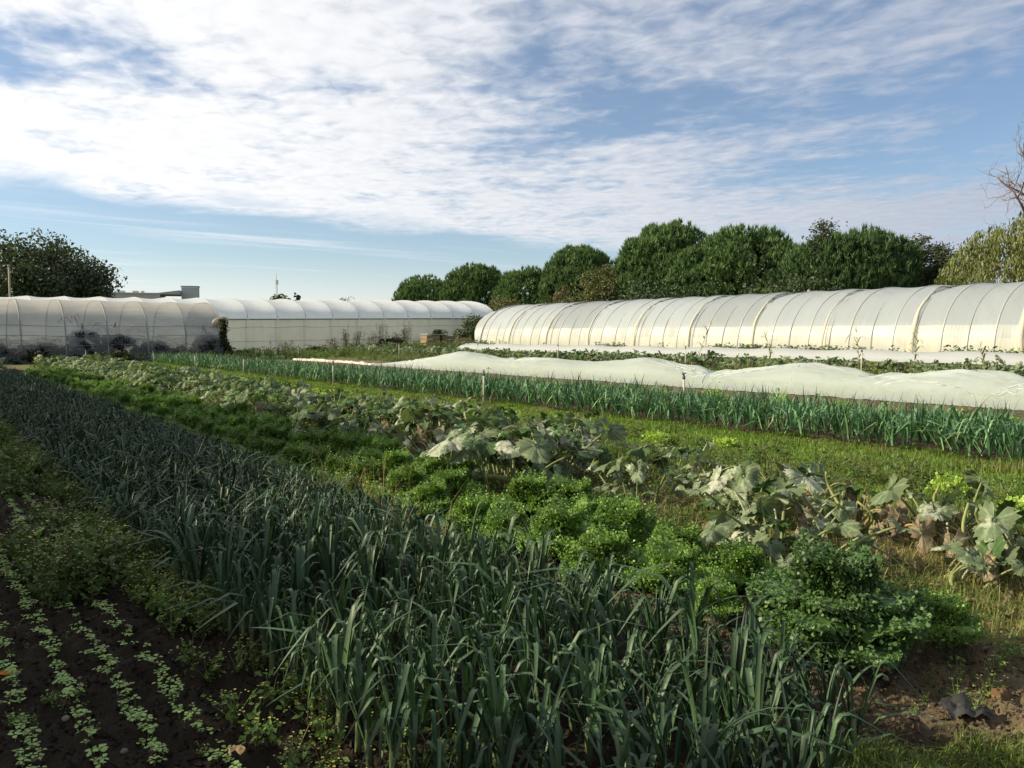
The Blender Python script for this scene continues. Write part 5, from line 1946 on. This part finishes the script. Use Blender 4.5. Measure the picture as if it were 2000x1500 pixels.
maize(26.8, 22.4, 1.75, 'tallest withered maize stalk with a tassel above the fleece', 450)
maize(26.4, 14.9, 1.45, 'maize with arching leaves left of the right-hand one, above the fleece', 451)
maize(26.4, 13.0, 1.4, 'green maize with drooping leaves near the right picture edge', 452)
maize(26.6, 18.6, 1.3, 'thin maize stem beside silvery squash in the far row', 453)
maize(26.6, 10.9, 1.0, 'short maize at the right picture edge above the net', 454)
maize(27.0, 41.5, 1.4, 'pale maize stalk in front of the wooden crates', 455)

# ------------------------------------------------------------------ sprinklers
def sprinkler(x, y, h, label, post=(0.42, .40, .35)):
    root = empty('sprinkler', (x, y, float(tz(x))))
    root.rotation_euler = (random.gauss(0, .03), random.gauss(0, .03), random.uniform(0, 6))
    g = Geo()
    tube(g, [(0, 0, -.05), (0, 0, h * .5), (0, 0, h - .08)], .022, post, 8)
    ob('post', g.mesh('post', M_WOOD), root)
    g = Geo()
    tube(g, [(0, 0, h - .10), (0, 0, h - .04)], .03, (0.05, .06, .09), 8)
    tube(g, [(0, 0, h - .04), (0, 0, h + .01)], .018, (0.05, .06, .09), 8)
    hd = ob('sprinkler_head', g.mesh('sprinkler_head', M_PLASTIC), root)
    g = Geo()
    tube(g, [(-.035, 0, h), (.05, 0, h + .02)], [.014, .009], (0.05, .06, .08), 6)
    tube(g, [(-.01, 0, h + .02), (-.05, 0, h + .035)], .007, (0.05, .06, .08), 5)
    ob('nozzle', g.mesh('nozzle', M_PLASTIC), hd)
    tag(root, label, 'sprinkler', 'sprinklers in the field')


for x, y, h, lab in [
        (10.32, 14.76, .76, 'sprinkler on a pale post standing nearest at the leek strip edge'),
        (10.36, 22.9, .74, 'sprinkler post at the leek strip, second from the nearest'),
        (10.36, 31.2, .72, 'sprinkler post at the leek strip, third from the nearest'),
        (10.3, 37.6, .72, 'sprinkler post at the leek strip, fourth from the nearest'),
        (10.2, 44.9, .72, 'sprinkler post at the far end of the leek strip'),
        (7.2, 46.2, .75, 'pale stake in front of the round mound by the grimy tunnel'),
        (12.3, 10.6, .80, 'sprinkler with dark head rising out of the leek strip'),
        (25.1, 14.1, .95, 'thin pale stake among silvery squash nearest the right edge'),
        (25.1, 21.6, .95, 'thin stake in the far squash row left of the maize'),
        (25.1, 29.6, .95, 'pale stake in the far squash row above the net peak'),
        (25.1, 36.5, .95, 'stake beside the end of the fleece cover'),
        (24.6, 44.5, .9, 'pale stake among the lush green squash'),
        (20.6, 51.0, .8, 'sprinkler post on rough ground before the greenhouse')]:
    sprinkler(x, y, h, lab)

# ------------------------------------------------------------------ crates, heap, scraps
def crate(x, y, z, l, d, h, label, col, rz=0, slats=3):
    root = empty('crate', (x, y, z), rz)
    for sx in (-1, 1):
        for sy_ in (-1, 1):
            g = Geo(); box(g, (sx * (l / 2 - .04), sy_ * (d / 2 - .04), h / 2), (.06, .06, h), np.array(col) * .85)
            ob('corner_post', g.mesh('corner_post', M_WOOD), root)
    for k in range(slats):
        zz = h * (k + .5) / slats
        for sy_ in (-1, 1):
            g = Geo(); box(g, (0, sy_ * (d / 2), zz), (l, .02, h / slats * .8), np.array(col) * random.uniform(.85, 1.15))
            ob('slat', g.mesh('slat', M_WOOD), root)
        for sx in (-1, 1):
            g = Geo(); box(g, (sx * (l / 2), 0, zz), (.02, d - .03, h / slats * .8), np.array(col) * random.uniform(.85, 1.15))
            ob('slat', g.mesh('slat', M_WOOD), root)
    g = Geo(); box(g, (0, 0, .02), (l - .05, d - .05, .03), np.array(col) * .7)
    ob('bottom', g.mesh('bottom', M_WOOD), root)
    tag(root, label, 'crate', 'crates by the greenhouse')


wood = (0.20, .145, .09)
zc = float(tz(37))
crate(33.6, 55.6, zc, 1.2, 1.0, 1.0, 'brown slatted crate with a sheet of grey board lying on it', wood)
crate(35.0, 55.5, zc, 1.15, 1.0, .95, 'dark slatted crate in the middle of the three by the greenhouse', (0.15, .11, .075))
crate(36.4, 55.3, zc, 1.3, 1.0, .80, 'lighter pallet crate at the right end, beside the dark bush', (0.27, .20, .12))
g = Geo(); box(g, (0, 0, 0), (1.9, 1.1, .04), (0.35, .36, .36)); o = ob('board', g.mesh('board', M_PLASTIC), None, (33.9, 55.55, zc + 1.05), .1, 1, 0, .03)
tag(o, 'grey board lying on top of the left wooden crate', 'board')
g = Geo()
box(g, (0, 0, .16), (.75, .5, .05), (0.16, .03, .03)); 
for sx in (-1, 1): box(g, (sx * .36, 0, .09), (.04, .5, .2), (0.17, .03, .03))
for sy_ in (-1, 1): box(g, (0, sy_ * .24, .09), (.7, .04, .2), (0.17, .03, .03))
o = ob('plastic_crate', g.mesh('plastic_crate', M_PLASTIC), None, (32.6, 54.9, float(tz(32.6))), .2)
tag(o, 'low red plastic crate left of the wooden crates', 'crate')


def heap(name, label, cat, x, y, h, w, mat, col, seed, sharp=1.0):
    r = np.random.default_rng(seed)
    n, m = 10, 22
    t = np.linspace(0, 1, n)[:, None]; a = np.linspace(0, 2 * math.pi, m, endpoint=False)[None]
    rad = w / 2 * (1 - t ** sharp) * (1 + .25 * (vn(np.cos(a) * 2 + 5 + 0 * t, np.sin(a) * 2 + 9 + t * 3, seed) - .5))
    V = np.stack([rad * np.cos(a), rad * np.sin(a), h * t + r.normal(0, h * .02, (n, m)) + 0 * a], -1)
    g = Geo(); g.add(V.reshape(-1, 3), grid_faces(n, m, True), col)
    o = ob(name, g.mesh(name, mat), None, (x, y, float(tz(x)) - .01))
    tag(o, label, cat)


heap('tarp_heap', 'pointed black tarp heap at the greenhouse foot by the creeper', 'tarp', 17.7, 57.0, .75, 1.0, M_MULCH, (0.03, .03, .03), 5, .8)
heap('soil_mound', 'long dark soil mound at the left end of the squash row', 'mound', 2.9, 34.5, .32, 3.2, M_GROUND, (0.05, .036, .025), 6, 1.6)


def scrap(x, y, label, seed, col, w=.22, h=.06, mat=M_MULCH, name='plastic_scrap', cat='scrap'):
    n = 14
    u, v = np.meshgrid(np.linspace(-1, 1, n), np.linspace(-1, 1, n), indexing='ij')
    X = u * w / 2 * (1 + .4 * (fbm(u * 2 + seed, v * 2, seed) - .5)); Y = v * w * .35 * (1 + .6 * (fbm(u * 2, v * 2 + seed, seed + 1) - .5))
    Z = h * (fbm(u * 2.4 + seed, v * 2.4, seed + 2, 4)) * (1.3 - .6 * (u ** 2 + v ** 2) / 2)
    g = Geo(); g.add(np.stack([X, Y, Z], -1).reshape(-1, 3), grid_faces(n, n), col)
    z = float(ground_z(np.array([x]), np.array([y]))[0])
    o = ob(name, g.mesh(name, mat), None, (x, y, z), seed * 1.3)
    tag(o, label, cat)


scrap(3.44, 1.44, 'crumpled black plastic scrap on bare soil at the right edge', 31, (0.03, .03, .035), .20, .10)
scrap(3.72, 1.42, 'brown root clod beside the crumpled black plastic', 32, (0.14, .085, .045), .13, .09, M_DRY, 'root_clod', 'clod')
scrap(3.36, 2.22, 'dusty grey scrap of mulch film left of the largest kale', 33, (0.05, .05, .05), .30, .06)
scrap(0.30, 4.24, 'orange fallen leaf on the soil at the left picture edge', 34, (0.55, .20, .02), .075, .02, M_DRY, 'fallen_leaf', 'leaf')
scrap(0.93, 2.97, 'tan fallen leaf on the soil at the bottom of the picture', 35, (0.45, .30, .17), .085, .025, M_DRY, 'fallen_leaf', 'leaf')
scrap(3.75, 3.75, 'yellow fallen leaf between two sunlit kale plants', 36, (0.62, .42, .06), .06, .05, M_DRY, 'fallen_leaf', 'leaf')
scrap(3.58, 1.86, 'pale tan leaf at the foot of the largest kale', 37, (0.52, .36, .20), .07, .035, M_DRY, 'fallen_leaf', 'leaf')
scrap(3.30, 2.05, 'small orange-tan leaf on soil left of the largest kale', 38, (0.50, .30, .12), .05, .03, M_DRY, 'fallen_leaf', 'leaf')


def stone(x, y, s, label, seed, col):
    r = np.random.default_rng(seed)
    n, m = 7, 10
    t = np.linspace(0, math.pi, n)[:, None]; a = np.linspace(0, 2 * math.pi, m, endpoint=False)[None]
    d = np.stack([np.sin(t) * np.cos(a), np.sin(t) * np.sin(a), np.cos(t) + 0 * a], -1)
    rad = 1 + .25 * (vn(d[..., 0] * 1.5 + 9, d[..., 1] * 1.5 + d[..., 2] * 2 + 9, seed) - .5)
    V = d * rad[..., None] * np.array([.5, .4, .3]) * s
    g = Geo(); g.add(V.reshape(-1, 3), grid_faces(n, m, True), col)
    z = float(ground_z(np.array([x]), np.array([y]))[0])
    o = ob('stone', g.mesh('stone', M_STONE), None, (x, y, z + .06 * s), r.uniform(0, 6))
    tag(o, label, 'stone', 'stones on the seedling bed')


rr = np.random.default_rng(500)
for k in range(26):
    x, y = rr.uniform(.2, 1.25), 2.6 + 4 * rr.random() ** 1.5
    stone(x, y, float(rr.uniform(.018, .045)), 'small grey-brown stone lying between the seedling rows', 510 + k, np.array([.11, .09, .07]) * rr.uniform(.6, 1.3))
for k in range(14):
    x, y = rr.uniform(2.95, 3.6), rr.uniform(1.35, 2.3)
    stone(x, y, float(rr.uniform(.02, .045)), 'tan stone on the bare soil at the end of the leek bed', 550 + k, np.array([.30, .22, .15]) * rr.uniform(.7, 1.2))

# ------------------------------------------------------------------ far building, mast, pole
def building():
    root = empty('building', (34.4, 147.0, -.35), -.35)
    tag(root, 'grey flat-roofed building with a square stair tower above the greenhouse', 'building')
    g = Geo(); box(g, (-4.0, 0, 4.3), (9.5, 8, 8.6), (0.34, .33, .31)); ob('wall', g.mesh('wall', M_WALL), root)
    g = Geo(); box(g, (5.2, 0, 4.95), (2.7, 2.7, 9.9), (0.36, .37, .38)); tw = ob('stair_tower', g.mesh('stair_tower', M_WALL), root)
    g = Geo(); box(g, (5.2, 0, 10.15), (2.95, 2.95, .10), (0.10, .10, .11)); ob('tower_roof', g.mesh('tower_roof', M_WALL), tw)
    g = Geo(); box(g, (5.2, 0, 10.0), (2.75, 2.75, .2), (0.62, .62, .62)); ob('tower_band', g.mesh('tower_band', M_WALL), tw)
    g = Geo()
    V = np.array([(-1.2, -3.9, 8.6), (3.85, -3.9, 8.6), (3.85, -3.9, 9.3), (-1.2, 3.9, 8.6), (3.85, 3.9, 8.6), (3.85, 3.9, 9.3)], float)
    g.add(V, [np.array([[0, 1, 2], [3, 5, 4]]), np.array([[0, 2, 5, 3], [1, 4, 5, 2], [0, 3, 4, 1]])], (0.30, .30, .29))
    ob('sloping_roof', g.mesh('sloping_roof', M_WALL, False), root)
    g = Geo(); box(g, (-4.3, 0, 8.72), (9.0, 8.2, .2), (0.42, .41, .38)); ob('parapet', g.mesh('parapet', M_WALL), root)
    for xx in (-7.6, -5.2, -3.1, -2.0):
        g = Geo(); box(g, (xx, -3, 8.98), (.9 if xx < -3 else .4, .8, .32), (0.5, .49, .46)); ob('roof_vent', g.mesh('roof_vent', M_WALL), root)
    for xx in (-7.5, -5.5, -3.5, -1.5):
        for zz in (2.2, 5.6):
            g = Geo(); box(g, (xx, -4.02, zz), (1.1, .08, 1.4), (0.05, .06, .07)); ob('window', g.mesh('window', M_PLASTIC), root)


building()


def mast():
    root = empty('radio_mast', (72.5, 192.5, 0))
    g = Geo()
    H = 17.0
    legs = [(.28 * math.cos(a), .28 * math.sin(a)) for a in (0.3, 2.4, 4.5)]
    for x, y in legs:
        tube(g, [(x, y, 0), (x * .7, y * .7, H * .88)], .05, (0.42, .42, .44), 5)
    for k in range(26):
        z0, z1 = H * .88 * k / 26, H * .88 * (k + 1) / 26
        for i in range(3):
            a, b = legs[i], legs[(i + 1) % 3]
            tube(g, [(a[0] * .85, a[1] * .85, z0), (b[0] * .85, b[1] * .85, z1)], .028, (0.42, .42, .44), 4)
    ob('lattice', g.mesh('lattice', M_STEEL), root)
    g = Geo(); tube(g, [(0, 0, H * .86), (0, 0, H + .6)], [.05, .02], (0.4, .4, .42), 5); ob('antenna', g.mesh('antenna', M_STEEL), root)
    for k in range(3):
        g = Geo(); box(g, (.35 * math.cos(k * 2.1), .35 * math.sin(k * 2.1), H * .84), (.14, .14, 1.1), (0.5, .5, .5)); ob('panel_antenna', g.mesh('panel_antenna', M_PLASTIC), root)
    tag(root, 'thin lattice radio mast far behind the white greenhouse', 'mast')


mast()
root = empty('utility_pole', (6.9, 80.0, 0))
g = Geo(); tube(g, [(0, 0, 0), (0, 0, 7.3)], [.11, .08], (0.24, .21, .16), 8); ob('pole', g.mesh('pole', M_WOOD), root)
g = Geo(); tube(g, [(0, 0, 7.25), (0, 0, 7.45)], .10, (0.2, .2, .2), 8); ob('cap', g.mesh('cap', M_WOOD), root)
tag(root, 'pale wooden pole at the left picture edge before the oak', 'pole')

# ------------------------------------------------------------------ crumbs of soil
def clod_geo(r):
    V = np.array([(1, 0, 0), (-1, 0, 0), (0, 1, 0), (0, -1, 0), (0, 0, 1), (0, 0, -1)], float) * r.uniform(.5, 1.1, (6, 1)) + r.normal(0, .15, (6, 3))
    F = np.array([[0, 2, 4], [2, 1, 4], [1, 3, 4], [3, 0, 4], [2, 0, 5], [1, 2, 5], [3, 1, 5], [0, 3, 5]])
    g = Geo(); g.add(V * .012, F, np.array([.026, .019, .014]) * r.uniform(.8, 1.3)); return g


rc = np.random.default_rng(600)
CL = [clod_geo(rc) for _ in range(9)]
g = Geo()
X, Y = field(17000, -.3, 1.35, 1.8, 11, None, .05, 1.7)
g.join(scatter(CL, X, Y, ground_z(X, Y), rc, .25, 1.7, 0, .3))
X, Y = field(6000, 2.85, 4.3, 1.2, 5, None, .05, 1.2)
g2 = scatter(CL, X, Y, ground_z(X, Y), rc, .25, 1.5, 0, .3)
g.join(g2, tint=np.array([3.2, 3.2, 2.9]))  # crumbs brightened along with the sunlit-looking soil
tag(ob('soil_crumbs', g.mesh('soil_crumbs', M_GROUND, False)), 'loose crumbs of soil on the open beds', 'soil', kind='stuff')
